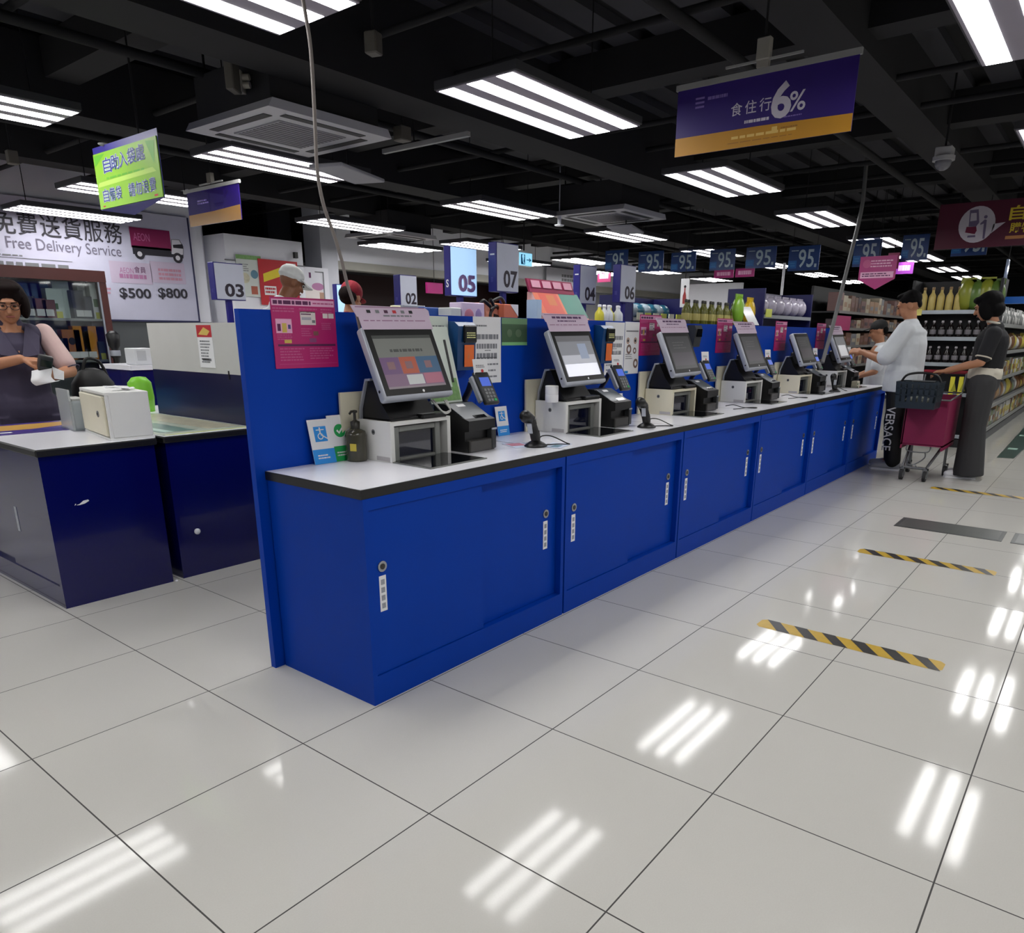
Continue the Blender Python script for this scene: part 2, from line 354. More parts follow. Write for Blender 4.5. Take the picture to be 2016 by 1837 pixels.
for x, y in ((-2.2, 2.06), (-2.2, 4.5), (0, -.24), (-2.4, -.24), (0, -2.7), (2.5, -2.7), (5, -2.7), (7.5, -2.7), (10, -2.7), (13, -2.7), (2.5, -5), (7.5, -5), (-.1, 6.8), (-.1, 8.4)):
    dup(lt, (x, y, LZ), 'ceiling light outside the view that lights the shop', group='ceiling lights beyond the frame')
# ------------------------------------------------------------------ the blue row of self-checkout counters
ORD = ['first', 'second', 'third', 'fourth', 'fifth', 'sixth and farthest']
OFF = [0, 1.222, 2.43, 3.65, 4.9, 6.05]
ZC = .8135
YP = 1.775                                          # face of the upright panel
panelb = P('blue_panel_paint', 0, 60, 166, .45, spec=.12, vary=.05)
for k in range(6):
    t = thing('checkout_counter', 'blue sliding-door checkout counter, '+['nearest the camera with a bare end side', 'second from the near end', 'third from the near end', 'fourth from the near end', 'fifth from the near end', 'farthest, beside the boy in white'][k], 'counter', (.32+1.2*k, 1.21, 0), 0, 'blue self-checkout counters in a row')
    b = MB(); X1 = 1.188
    b.box(0, .022, 0, .56, 0, .78, blue); b.box(X1-.022, X1, 0, .56, 0, .78, blue); b.box(.022, X1-.022, .55, .56, 0, .78, blue)
    b.box(.022, X1-.022, 0, .05, 0, .112, blue); b.box(.022, X1-.022, 0, .05, .738, .78, blue); b.box(.022, X1-.022, .05, .55, .02, .04, blue)
    b.build('cabinet_body', t)
    b = MB(); b.box(-.004, 1.197, .002, .564, .78, .812, edgeb); b.rect(frz((0, 0, .8128)), .001, .009, 1.192, .564, 0, white); b.add([(.001, .009, .812), (1.192, .009, .812), (1.192, .009, .8128), (.001, .009, .8128)], [(0, 1, 2, 3)], white); b.build('worktop', t, label='white worktop with black edge')
    b = MB(); b.box(-.043 if k == 0 else .001, 1.199, .565, .595, 0, 1.402, panelb); b.build('back_panel', t)
    for s in (0, 1):
        b = MB(); y = (.006, .032)[s]; x0, x1 = ((.024, .615), (.585, X1-.024))[s]; b.box(x0, x1, y, y+.016, .114, .736, blue); d = b.build('sliding_door', t)
        cx = (.074, 1.083)[s]; fr = fry((cx, y, 0))
        b = MB(); b.cyl((cx, y, .525), (cx, y-.004, .525), .02, steel, n=20); b.cyl((cx, y-.003, .525), (cx, y-.0055, .525), .011, P('dark_lock_core', 50, 46, 44, .4), n=16); b.build('lock', d, label='round metal lock')
        b = MB(); b.slab(fr, -.017, .355, .015, .49, .0002, .0012, paper)
        rg = random.Random(k*2+s)
        for j in range(4): b.rect(fr, -.010, .366+.03*j, .008, .386+.03*j, .0016, P('grey_label_print', 150, 152, 160, .7, vary=.3, scale=150))
        b.build('paper_label', d, label='white paper label with grey print')
# ---- glass scanner in a white box
wgrey = P('grey_metal_frame', 132, 134, 130, .35, metal=.5); sglass = P('scanner_window_glass', 8, 12, 34, .05, coat=.5, vary=.3, scale=14)
def scanner(off, label, body):
    t = thing('flatbed_scanner', label, 'scanner', (.746+off, 1.537, ZC), 0, 'scanners in the white boxes')
    b = MB(); W = .345; D = .205; H = .164
    b.box(0, .02, 0, D, 0, H, body); b.box(W-.02, W, 0, D, 0, H, body); b.box(.02, W-.02, 0, D, H-.016, H, body); b.box(.02, W-.02, D-.012, D, 0, H-.016, body)
    fr = Fr((0, D, 0), (0, -1, 0), (0, 0, 1)); b.disc(fr, .10, .118, .011, .0012, grey); b.disc(fr, .10, .118, .005, .0016, ink); b.slab(fr, .115, .004, .195, .022, .0004, .0014, P('worn_tape', 176, 172, 172, .4))
    b.build('housing', t, label='white painted box')
    b = MB()
    for q in ((.026, .062, 0, .142), (.268, .30, 0, .142), (.062, .268, .118, .142), (.062, .268, 0, .012)): b.box(q[0], q[1], .018, .06, q[2], q[3], wgrey, .003)
    b.box(.3, .325, .05, .12, 0, .12, P('dull_bronze_plastic', 70, 66, 58, .4)); b.build('window_frame', t)
    b = MB(); b.box(.062, .268, .034, .05, .012, .118, sglass); b.box(.06, .27, .05, .1, 0, .13, black); b.build('scan_window', t)
    b = MB(); b.box(.004, .337, -.22, .03, .0, .004, wgrey); b.box(.014, .327, -.21, .015, .004, .0052, darkgl); b.build('scan_plate', t)
    b = MB(); b.box(-.075, .30, D+.006, D+.016, 0, .275, cream); b.box(.02, .28, D, D+.006, .02, .1, body); b.build('rear_board', t, label='cream board behind the box')
    return t
for k in range(6):
    scanner(OFF[k], 'white box scanner with dark window under the %s checkout screen' % ORD[k], [wpaint, wpaint, cream, wpaint, cream, wpaint][k])
# ---- touch terminals
TV = V((0, .128, .279)).normalized()
def terminal(off, label, screen, tiltx=0):
    t = thing('touch_terminal', label, 'checkout screen', (.746+off, 1.537, ZC+.164), 0, 'self-checkout touch screens')
    b = MB(); prof = [(.028, 0), (.20, 0), (.196, .04), (.150, .158), (.120, .160), (.075, .075), (.028, .018)]
    b.prism(prof, 'x', .02, .28, black); b.box(.02, .30, .014, .19, 0, .012, black, .004); b.box(.17, .32, -.01, .06, 0.0, .02, black, .006); b.build('base', t)
    b = MB(); o = [(.200, 0), (.197, .045), (.152, .165), (.118, .168), (.118, .160), (.147, .156), (.188, .04), (.191, 0)]
    b.prism(o, 'x', .008, .022, silver); b.prism(o, 'x', .28, .294, silver); b.prism([(.200, .002), (.196, .045), (.151, .164), (.118, .166), (.118, .160), (.15, .158), (.193, .045), (.197, .002)], 'x', .022, .28, silver); b.build('stand', t)
    b = MB(); b.box(.09, .24, .045, .14, .09, .2, black, .01); b.build('hinge', t)
    fr = Fr(V((-.046, -.037, .091)), (1, 0, .012), TV)
    W, H = .385, .305
    b = MB(); b.slab(fr, 0, 0, W, H, -.042, 0, silver, .012, 3); b.slab(fr, .03, .03, W-.03, H-.03, -.062, -.04, black, .006)
    b.disc(Fr(fr(0, 0, -.042), -fr.n*-1, fr.v), .022, .045, .006, .0006, black); b.build('monitor_housing', t, label='silver monitor housing')
    b = MB(); b.slab(fr, .010, .018, W-.010, H-.009, -.002, .0012, P('screen_bezel_black', 8, 8, 9, .4, spec=.25)); b.disc(fr, W/2+.02, .028, .006, .0016, paper); b.build('bezel', t)
    b = MB(); screen(b, Fr(fr(.034, .044, .0014), fr.u, fr.v), W-.068, H-.082); b.build('screen', t, label='lit touch screen')
    return t
def E_(n, r, g, b, e): return P('screen_'+n, r, g, b, .3, emit=e*.8, spec=.2)
def scr_menu(b, f, w, h):
    b.slab(f, 0, 0, w, h, -.002, 0, E_('grey', 104, 106, 102, .45)); b.rect(f, 0, 0, w, h*.58, .0002, E_('mauve', 112, 88, 110, .4))
    b.rect(f, w*.32, h*.27, w*.60, h*.585, .0004, E_('orange', 150, 78, 60, .45)); b.rect(f, w*.61, h*.27, w, h*.585, .0004, E_('teal', 58, 84, 110, .5)); b.rect(f, 0, h*.27, w*.31, h*.585, .0004, E_('violet', 92, 70, 100, .6))
    b.rect(f, w*.36, h*.06, w*.64, h*.245, .0004, E_('button', 158, 160, 160, .6)); b.rect(f, w*.66, h*.06, w*.98, h*.26, .0004, E_('rose', 140, 88, 104, .6))
    b.rect(f, 0, 0, w, h*.04, .0006, E_('foot', 120, 110, 116, .5))
    b.lines(f, w*.22, h*.68, w*.82, h*.74, 1, .0004, E_('print', 70, 72, 70, .3), .9, .1); b.rect(f, 0, h*.94, w, h, .0004, E_('head', 64, 66, 64, .4))
    for cx in (.16, .46, .80): b.rect(f, w*(cx-.06), h*.36, w*(cx+.06), h*.5, .0006, E_('icon', 120, 92, 96, .35))
def scr_reflect(b, f, w, h):  # graded pale bands paint a reflection into the screen colours
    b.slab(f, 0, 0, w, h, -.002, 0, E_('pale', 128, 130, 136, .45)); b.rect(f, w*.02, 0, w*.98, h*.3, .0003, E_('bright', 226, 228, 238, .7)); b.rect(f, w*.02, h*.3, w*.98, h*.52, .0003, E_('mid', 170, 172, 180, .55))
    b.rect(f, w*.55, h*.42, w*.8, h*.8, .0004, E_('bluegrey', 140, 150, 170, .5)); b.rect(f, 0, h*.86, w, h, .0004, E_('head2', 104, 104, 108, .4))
def scr_dark(b, f, w, h):
    b.slab(f, 0, 0, w, h, -.002, 0, E_('dusk', 66, 66, 68, .35)); b.rect(f, w*.05, h*.1, w*.95, h*.5, .0003, E_('dusk2', 76, 72, 78, .35)); b.lines(f, w*.2, h*.6, w*.8, h*.85, 3, .0004, E_('dusk3', 92, 92, 92, .3), .3)
def scr_silver(b, f, w, h):
    b.slab(f, 0, 0, w, h, -.002, 0, E_('ash', 120, 122, 126, .5)); b.rect(f, w*.1, h*.08, w*.9, h*.6, .0003, E_('ash2', 196, 198, 202, .7))
SCR = [scr_menu, scr_reflect, scr_dark, scr_dark, scr_dark, scr_silver]
SD = ['showing a dim menu with orange and blue blocks', 'with a pale reflection painted across it', 'with a dark screen, third along the row', 'with a dark screen, fourth along the row', 'without a paper topper, fifth along the row', 'touched by the boy in the white shirt']
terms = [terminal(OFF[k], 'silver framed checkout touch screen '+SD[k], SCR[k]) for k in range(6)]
# ---- paper toppers clipped above the screens
for k in (0, 1, 2, 3, 5):
    fr = Fr(V((.700+OFF[k], 1.5, 1.068)), (1, 0, .012), TV)
    b = MB(); b.slab(fr, .002, .292, .383, .345, .002, .004, lilac); b.poly(fr, [(-.004, .345), (.389, .345), (.393, .375), (.378, .386), (.01, .392), (-.02, .392)], .0036, lilac); b.poly(fr, [(-.02, .392), (.01, .392), (.378, .386), (.393, .375), (.389, .345), (-.004, .345)], .0016, lilac)
    lp = P('pale_lilac_strip', 206, 180, 200, .5); b.rect(fr, .0, .383, .372, .387, .0042, P('mauve_strip', 150, 110, 140, .5))
    if k == 0:
        cols = [ink, inkg, P('dark_plum', 70, 30, 60, .6), red, inkg, ink]
        for j, c in enumerate(cols): b.rect(fr, .05+.045*j, .36, .05+.045*j+.02, .373, .0044, c)
        b.lines(fr, .13, .345, .30, .353, 1, .0044, inkg, .8, .1)
    else: b.lines(fr, .06, .362, .33, .376, 1, .0044, P('purple_print', 70, 30, 80, .6), .8, .05); b.lines(fr, .10, .345, .28, .354, 1, .0044, P('purple_print', 70, 30, 80, .6), .7, .05)
    b.lines(fr, .02, .325, .36, .332, 1, .0044, P('mauve_strip', 150, 110, 140, .5), .6, .05)
    one('paper_topper', b, 'pale lilac paper sign standing on top of the %s checkout screen' % ORD[k], 'sign', group='lilac paper signs on the screens')
# ---- receipt printers
chg = P('charcoal_plastic', 46, 48, 50, .38); slate = P('slate_glossy_plastic', 82, 88, 94, .38)
def printer(off, label, k):
    t = thing('receipt_printer', label, 'printer', (1.141+off, 1.468, ZC), 0, 'black receipt printers')
    b = MB(); b.prism([(.012, .05), (.012, 0), (.215, 0), (.215, .205), (.15, .205), (.055, .155), (.004, .14), (.004, .095), (.03, .09), (.03, .05)], 'x', 0, .178, black); b.build('body', t)
    b = MB(); b.box(.004, .15, .0, .04, .002, .054, P('worn_charcoal_plastic', 62, 60, 58, .4), .004); b.build('paper_drawer', t)
    fr = Fr(V((0, .055, .156)), (1, 0, 0), V((0, .095, .05))); b = MB(); b.slab(fr, .004, -.046, .174, .102, 0, .004, slate, .0015); b.slab(fr, .07, -.03, .15, -.005, .004, .005, darkgl); b.slab(fr, .05, .07, .10, .088, .004, .005, paper); b.build('top_cover', t)
    b = MB(); b.box(.145, .176, -.004, .03, .006, .1, chg, .004); b.box(.145, .176, -.005, .0, .092, .1, silver); b.build('side_latch', t)
    return t
pr0 = printer(0, 'black receipt printer beside the first checkout screen', 0)
for k in range(1, 6): dup(pr0, (1.141+OFF[k]-.005, 1.468, ZC), 'black receipt printer beside the %s checkout screen' % ORD[k])
# ---- card readers on bent stands
def card_reader(off, label):
    t = thing('card_reader', label, 'card reader', (1.385+off, 1.66, ZC), 0, 'card readers on stands')
    b = MB(); b.box(-.05, .05, -.02, .09, 0, .012, black, .004); b.tube(spline([(0, .07, .01), (-.005, .075, .10), (-.01, .06, .19), (-.015, .02, .25), (-.018, .0, .29)]), [.016]*25, P('dark_blue_plastic', 18, 20, 44, .4)); b.build('stand', t)
    fr = Fr(V((-.028, -.085, .185)), (.985, -.17, 0), V((0, .10, .18)))
    b = MB(); b.slab(fr, 0, 0, .084, .165, 0, .026, chg, .008, 2); b.slab(fr, -.012, .02, .002, .15, -.02, .012, silver, .005); b.build('terminal_body', t)
    b = MB(); b.slab(fr, .014, .088, .07, .132, .026, .0272, E_('reader_blue', 70, 96, 190, .7)); b.build('display', t, label='blue display')
    b = MB()
    for i in range(3):
        for j in range(4): b.slab(fr, .016+.019*i, .012+.017*j, .030+.019*i, .024+.017*j, .026, .0285, grey if (i, j) != (2, 0) else green)
    b.build('keypad', t)
    fr2 = Fr(fr(.004, .15, .02), fr.u, fr.v*.7+fr.n*.3); b = MB(); b.slab(fr2, -.004, 0, .082, .07, 0, .002, paper); b.disc(fr2, .045, .016, .008, .0024, red); b.lines(fr2, .01, .03, .065, .045, 2, .0024, inkg); b.build('card_notice', t, label='white paper card on top')
    return t
cr0 = card_reader(0, 'card reader on a bent stand beside the first checkout screen')
for k in (1, 2, 3, 4, 5): dup(cr0, (1.385+OFF[k]-.01, 1.66, ZC), 'card reader on a bent stand beside the %s checkout screen' % ORD[k])
# ---- wall readers, notices and posters on the upright panel
tealp = P('deep_blue_reader_plastic', 10, 62, 112, .35)
def wall_reader(off, label):
    t = thing('contactless_reader', label, 'card reader', (1.335+off, YP, 1.155), 0, 'contactless readers on the panel')
    b = MB(); b.prism([(0, 0), (-.055, .0), (-.06, .12), (-.07, .2), (-.045, .218), (0, .222)], 'x', 0, .125, tealp); b.build('housing', t)
    b = MB(); b.box(.03, .12, -.078, -.064, .125, .205, P('reader_display_black', 14, 16, 18, .2), .006); fr = fry((.03, -.0782, .125)); b.lines(fr, .015, .02, .078, .05, 3, .0008, E_('lcd', 170, 170, 120, .5), .5, .1); b.build('display', t)
    fr = Fr(V((.042, -.0605, .016)), (1, 0, 0), V((0, -.005, .12))); b = MB(); b.slab(fr, 0, 0, .066, .1, 0, .0016, orange); b.poly(fr, [(.02, .04), (.03, .07), (.036, .05), (.028, .035)], .002, P('pale_orange_print', 220, 120, 60, .5)); b.build('orange_label', t, label='orange label')
    return t
wr0 = wall_reader(0, 'blue contactless reader with orange label beyond the first screen')
dup(wr0, (1.335+OFF[1]+.02, YP, 1.155), 'blue contactless reader with orange label beyond the second screen')
b = MB(); b.prism([(0, 0), (-.05, 0), (-.07, .12), (-.055, .15), (0, .15)], 'x', 0, .11, chg); b.box(.02, .09, -.075, -.06, .07, .125, darkgl); one('contactless_reader', b, 'dark contactless reader on the panel beyond the third screen', 'card reader', (1.375+OFF[2], YP, 1.24), 0, 'contactless readers on the panel')
def sheet(name, x0, x1, z0, z1, draw, label, cat, mat=paper, group=None, y=YP, th=.002):
    f = fry((0, -.0005, 0)); b = MB(); W, H = x1-x0, z1-z0; b.slab(f, 0, 0, W, H, 0, th, mat); draw(b, Fr((0, -.0005-th, 0), (1, 0, 0), (0, 0, 1)), W, H); return one(name, b, label, cat, (x0, y, z0), 0, group)
def d_notice(b, f, w, h):
    b.lines(f, .02, h-.05, w*.5, h-.035, 1, .0004, inkg, .5)
    for j in range(3): b.lines(f, .022, h*.66-.045*j, w-.02, h*.66-.045*j+.028, 1, .0004, P('dark_grey_print', 128, 130, 136, .7), .85, .08)
    b.lines(f, w*.4, h*.49, w*.62, h*.51, 1, .0004, inkg, .7, 0)
    for j in range(4): b.lines(f, .02, h*.36-.03*j, w-.02, h*.36-.03*j+.014, 1, .0004, P('dark_grey_print', 128, 130, 136, .7), .6, .15)
def d_plain(b, f, w, h):
    for j in range(3): b.lines(f, .02, h-.06-.032*j, w-.02, h-.04-.032*j, 1, .0004, P('dark_grey_print', 128, 130, 136, .7), .9, .2)
    b.lines(f, .02, h*.3, w-.02, h*.6, 5, .0004, inkg, .3)
sheet('notice_sheet', 1.508, 1.715, 1.083, 1.402, d_notice, 'white printed notice on the panel right of the first orange-labelled reader', 'notice', group='white notices on the blue panel')
sheet('notice_sheet', 1.10, 1.335, 1.09, 1.398, d_plain, 'greenish white notice partly hidden behind the first checkout screen', 'notice', P('pale_green_paper', 214, 224, 214, .6), group='white notices on the blue panel')
sheet('notice_sheet', 2.70, 2.925, 1.08, 1.395, d_notice, 'white printed notice on the panel right of the second orange-labelled reader', 'notice', group='white notices on the blue panel')
def d_eyes(b, f, w, h):
    b.rect(f, .015, h-.06, w-.015, h-.052, .0004, inkg)
    for s in (.22, .72):
        b.ring(f, w*s, h-.115, .012, .02, .0005, P('skin_print', 176, 140, 120, .6)); b.disc(f, w*s, h-.115, .010, .0006, ink)
    for cx, cy, r in ((.3, .48, .03), (.7, .45, .02), (.8, .2, .03)): b.ring(f, w*cx, h*cy, r*.5, r, .0005, P('brown_print', 120, 96, 88, .6))
    b.lines(f, .015, h*.28, w*.6, h*.4, 3, .0005, inkg, .4); b.rect(f, .01, .004, w*.3, .02, .0005, skyb)
sheet('illustrated_notice', 2.932, 3.115, 1.078, 1.40, d_eyes, 'white notice with drawn eyes beside the third pink poster', 'poster')
def d_strip(b, f, w, h): b.rect(f, 0, .0, w, .016, .0004, P('light_green_print', 130, 190, 130, .5)); b.rect(f, 0, h-.03, w, h, .0004, P('mid_green_print', 110, 150, 110, .5)); b.ell(f(w*.3, h*.45, .0), .02, .002, .02, P('dim_green_print', 96, 120, 92, .5)); b.ell(f(w*.65, h*.45, .0), .025, .002, .02, P('dim_green_print', 96, 120, 92, .5))
sheet('green_leaflet', 1.722, 1.93, 1.265, 1.40, d_strip, 'dull green leaflet at the panel top between first and second screens', 'leaflet', P('olive_green_print', 66, 96, 66, .5))
def d_pink(b, f, w, h):
    b.rect(f, .004, h-.03, w-.004, h-.007, .0004, pinkl); b.lines(f, .01, h-.026, w*.62, h-.011, 1, .0008, P('plum_print', 90, 30, 80, .6), .9, .02); b.lines(f, w*.64, h-.023, w*.98, h-.014, 1, .0008, P('rose_print', 196, 90, 140, .6), .6, .02)
    rg = random.Random(3)
    for x0, x1 in ((.02, .36), (.42, .72), (.76, .98)): b.lines(f, w*x0, h-.055, w*x1, h-.035, 2, .0006, P('rose_print', 196, 90, 140, .6), .5, .2, rg)
    b.rect(f, w*.05, h*.50, w*.29, h*.70, .0006, pinkl); b.rect(f, w*.07, h*.53, w*.12, h*.63, .001, P('plum_print', 90, 30, 80, .6)); b.rect(f, w*.14, h*.51, w*.21, h*.64, .001, P('gold_print', 214, 184, 90, .5)); b.rect(f, w*.23, h*.56, w*.27, h*.62, .001, P('indigo_print', 80, 70, 130, .6))
    b.rect(f, w*.43, h*.62, w*.67, h*.81, .0006, P('cream_print', 226, 216, 214, .6)); b.rect(f, w*.44, h*.765, w*.6, h*.78, .001, P('plum_print', 90, 30, 80, .6)); b.rect(f, w*.45, h*.69, w*.6, h*.73, .001, P('grey_print', 176, 172, 186, .6)); b.rect(f, w*.61, h*.65, w*.66, h*.69, .001, inkg)
    b.rect(f, w*.79, h*.72, w*.87, h*.79, .0006, P('cream_print', 226, 216, 214, .6)); b.rect(f, w*.88, h*.72, w*.97, h*.79, .0006, P('cream_print', 226, 216, 214, .6)); b.lines(f, w*.76, h*.55, w*.95, h*.66, 4, .0006, P('rose_print', 196, 90, 140, .6), .5, .3, rg)
    b.rect(f, w*.16, h*.36, w*.27, h*.41, .0006, P('gold_print', 214, 184, 90, .5)); b.rect(f, w*.62, h*.47, w*.70, h*.53, .0006, P('olive_print', 130, 80, 80, .6)); b.rect(f, w*.55, h*.37, w*.66, h*.43, .0006, P('mauve_print', 140, 70, 120, .6)); b.lines(f, w*.06, h*.40, w*.36, h*.49, 3, .0006, P('rose_print', 196, 90, 140, .6), .5, .3, rg); b.lines(f, w*.43, h*.45, w*.6, h*.58, 4, .0006, P('rose_print', 196, 90, 140, .6), .4, .3, rg)
    b.rect(f, w*.06, h*.315, w*.97, h*.345, .0006, P('plum_print', 90, 30, 80, .6)); b.lines(f, w*.08, h*.10, w*.46, h*.30, 5, .0006, P('rose_print', 196, 90, 140, .6), .45, .3, rg); b.lines(f, w*.54, h*.12, w*.96, h*.30, 5, .0006, P('rose_print', 196, 90, 140, .6), .45, .3, rg); b.rect(f, w*.06, h*.06, w*.98, h*.065, .0006, P('rose_print', 196, 90, 140, .6))
for k, l in ((0, 'magenta instruction poster left of the first checkout screen'), (2, 'magenta instruction poster left of the third checkout screen'), (3, 'magenta instruction poster left of the fourth checkout screen'), (4, 'magenta instruction poster left of the fifth checkout screen'), (5, 'magenta instruction poster left of the sixth checkout screen')):
    x = [.404, 0, 3.112, 4.30, 5.55, 6.72][k]; sheet('instruction_poster', x, x+.288, 1.19, 1.448, d_pink, l, 'poster', pink, 'magenta posters on the panel', y=YP-.001, th=.003)
# leaning green framed sheet behind first screen
o_ = V((1.105, 1.665, 1.018)); fr = Fr(o_, (1, 0, 0), V((.0, .09, .33))); b = MB(); W, H = .20, .345
b.slab(fr, 0, 0, W, H, 0, .003, P('pale_green_paper', 214, 224, 214, .6)); b.rect(fr, .008, .008, W-.008, .07, .0036, P('grass_green_print', 126, 168, 104, .6, vary=.4, scale=60)); b.rect(fr, W-.045, .07, W-.01, .11, .0036, P('grass_green_print', 126, 168, 104, .6)); b.slab(fr, W-.042, .09, W-.03, H-.06, .003, .006, black)
b.box(.02+o_.x, .18+o_.x, 1.69, 1.70, ZC, 1.03, film('clear_acrylic', 200, 210, 215, .35)); one('sign_holder', b, 'leaning green-edged acrylic sign behind the first checkout screen', 'sign holder')
# ---- payment stand cards
def pay_card(x, label, kind, z0=ZC, y=1.742, w=.1, h=.178, group='payment cards on the counter'):
    fr = Fr(V((x, y, z0)), (1, -.08, 0), V((-.06, .12, 1))); b = MB(); acc = skyb if kind == 'b' else green
    b.slab(fr, 0, 0, w, h, 0, .002, paper); b.rect(fr, 0, 0, w, h*.33, .0024, acc); b.lines(fr, w*.2, h*.1, w*.8, h*.22, 2, .0028, paper, .5)
    if kind == 'b':
        b.slab(fr, w*.22, h*.5, w*.78, h*.84, .002, .0026, skyb, 0); c = fr; b.ring(c, w*.48, h*.62, w*.09, w*.13, .003, paper); b.rect(c, w*.46, h*.68, w*.52, h*.82, .003, paper); b.rect(c, w*.32, h*.755, w*.68, h*.775, .003, paper); b.poly(c, [(w*.5, h*.64), (w*.78, h*.54), (w*.78, h*.57), (w*.5, h*.675)], .003, paper)
    else:
        b.disc(fr, w*.5, h*.66, w*.27, .0026, green); b.poly(fr, [(w*.34, h*.66), (w*.40, h*.69), (w*.46, h*.64), (w*.64, h*.74), (w*.68, h*.71), (w*.46, h*.59)], .003, paper)
    fr2 = Fr(fr(0, 0, 0), (1, -.08, 0), V((-.3, -1, 0))); b.slab(fr2, 0, -.04, w, 0, 0, .0015, acc)
    return one('payment_card', b, label, 'sign', (0, 0, 0), 0, group)
pay_card(.522, 'leaning payment card with blue square logo at the near counter end', 'b'); pay_card(.617, 'leaning payment card with green tick beside the soap bottle', 'g', h=.188)
pay_card(1.655, 'small blue-logo payment card left of the second white scanner box', 'b', w=.085, h=.15); pay_card(2.82, 'small blue-logo payment card left of the third scanner box', 'b', w=.085, h=.15)
# ---- soap pump bottle, paper rolls
amber = P('smoky_olive_plastic', 62, 60, 48, .2)
t = thing('pump_bottle', 'smoky olive pump bottle beside the green payment card', 'bottle', (.701, 1.70, ZC))
b = MB(); b.lathe([(.0, 0), (.04, 0), (.044, .006), (.044, .105), (.039, .122), (.02, .130), (.016, .135)], (0, 0, 0), amber, 20); b.build('bottle_body', t)
b = MB(); b.lathe([(.019, .132), (.02, .16), (.010, .164), (.006, .168), (.006, .195), (.012, .197), (.012, .205), (.004, .207)], (0, 0, 0), P('dark_olive_pump', 40, 38, 30, .4), 14); b.tube([(0, 0, .2), (-.025, -.01, .203), (-.036, -.014, .195)], .005, P('dark_olive_pump', 40, 38, 30, .4)); b.build('pump_head', t)
fr = Fr((-.040, -.016, .045), (.35, -.9, 0), (0, 0, 1)); b = MB(); b.slab(fr, -.004, 0, .024, .03, .0, .0022, P('yellow_sticker', 206, 186, 70, .6)); b.build('sticker', t, label='yellow sticker')
for i in range(2):
    b = MB(); b.lathe([(.012, 0), (.034, 0), (.035, .002), (.035, .040), (.034, .042), (.012, .042)], (0, 0, 0), paper, 24); b.lathe([(.011, .001), (.012, .0425)], (0, 0, 0), cream, 12); one('paper_roll', b, 'white paper roll, %s of the two beside the second screen' % ('lower' if i == 0 else 'upper'), 'paper roll', (1.925, 1.60, ZC+.165+.0425*i), 0, 'receipt paper rolls')
# ---- hand scanners with cables
def hand_scanner(x, y, label, cable):
    t = thing('barcode_scanner', label, 'barcode scanner', (x, y, ZC), -.5, 'hand scanners on the counter')
    b = MB(); b.lathe([(.0, 0), (.056, 0), (.056, .006), (.04, .018), (.022, .028)], (0, 0, 0), black, 20, sy=.85); b.tube(spline([(0, 0, .015), (.004, .008, .045), (0, .01, .07)]), .022, black); b.build('stand', t)
    b = MB(); b.tube(spline([(.0, .0, .03), (-.008, .006, .07), (-.02, .006, .105), (-.03, -.002, .13)]), [.024]*6+[.025]*6+[.027]*7, black); b.cap((-.022, .012, .122), (-.066, -.03, .146), .026, .029, black); b.build('handle', t)
    fr = Fr((-.044, -.034, .068), (.75, -.66, 0), (-.25, -.28, .9)); b = MB(); b.slab(fr, -.01, 0, .012, .05, -.004, .002, silver); b.build('scan_face', t, label='pale face plate')
    b = MB(); b.tube(spline(cable, 8), .003, black, 6); one('scanner_cable', b, label.replace('black hand scanner', 'black cable of the hand scanner'), 'cable', (x, y, ZC), 0, 'hand scanner cables')
loop = [(.03, .01, .02), (.06, .01, .042), (.10, -.02, .04), (.14, -.075, .01), (.15, -.09, .003), (.12, -.05, .003), (.05, -.01, .004), (.02, .02, .004)]
hand_scanner(1.497, 1.375, 'black hand scanner standing between first and second screens', loop)
hand_scanner(2.50, 1.345, 'black hand scanner standing between second and third screens', loop)
hand_scanner(6.15, 1.36, 'black hand scanner standing beside the fifth scanner box', [(.03, .01, .02), (.08, 0, .04), (.14, -.05, .01), (.19, -.06, .003)])
for i, (x, y) in enumerate(((3.86, 1.36), (5.05, 1.38))):
    b = MB(); b.tube(spline([(0, .1, .02), (.02, .05, .03), (.07, 0, .012), (.15, -.06, .003), (.21, -.05, .003), (.17, 0, .003), (.06, .01, .003), (-.02, .03, .003)]), .003, black, 6); one('scanner_cable', b, 'black cable coiled on the counter beside the %s printer' % ('third' if i == 0 else 'fourth'), 'cable', (x, y, ZC), 0, 'hand scanner cables')
# pale loops of cable under the first screen
b = MB()
for j, (dx, r) in enumerate(((0, .045), (.02, .038), (.05, .03))): b.tube(spline([(1.0+dx*.3, 1.56, 1.05), (1.0+dx*.5, 1.515, 1.02-.01*j), (1.03+dx*.4, 1.505, .995+.004*j), (1.075, 1.52, 1.005), (1.085-dx*.3, 1.55, 1.045)]), .0035, P('pale_grey_cable', 190, 190, 186, .5), 6)
one('cable_loop', b, 'pale grey cable loops hanging under the first screen', 'cable')
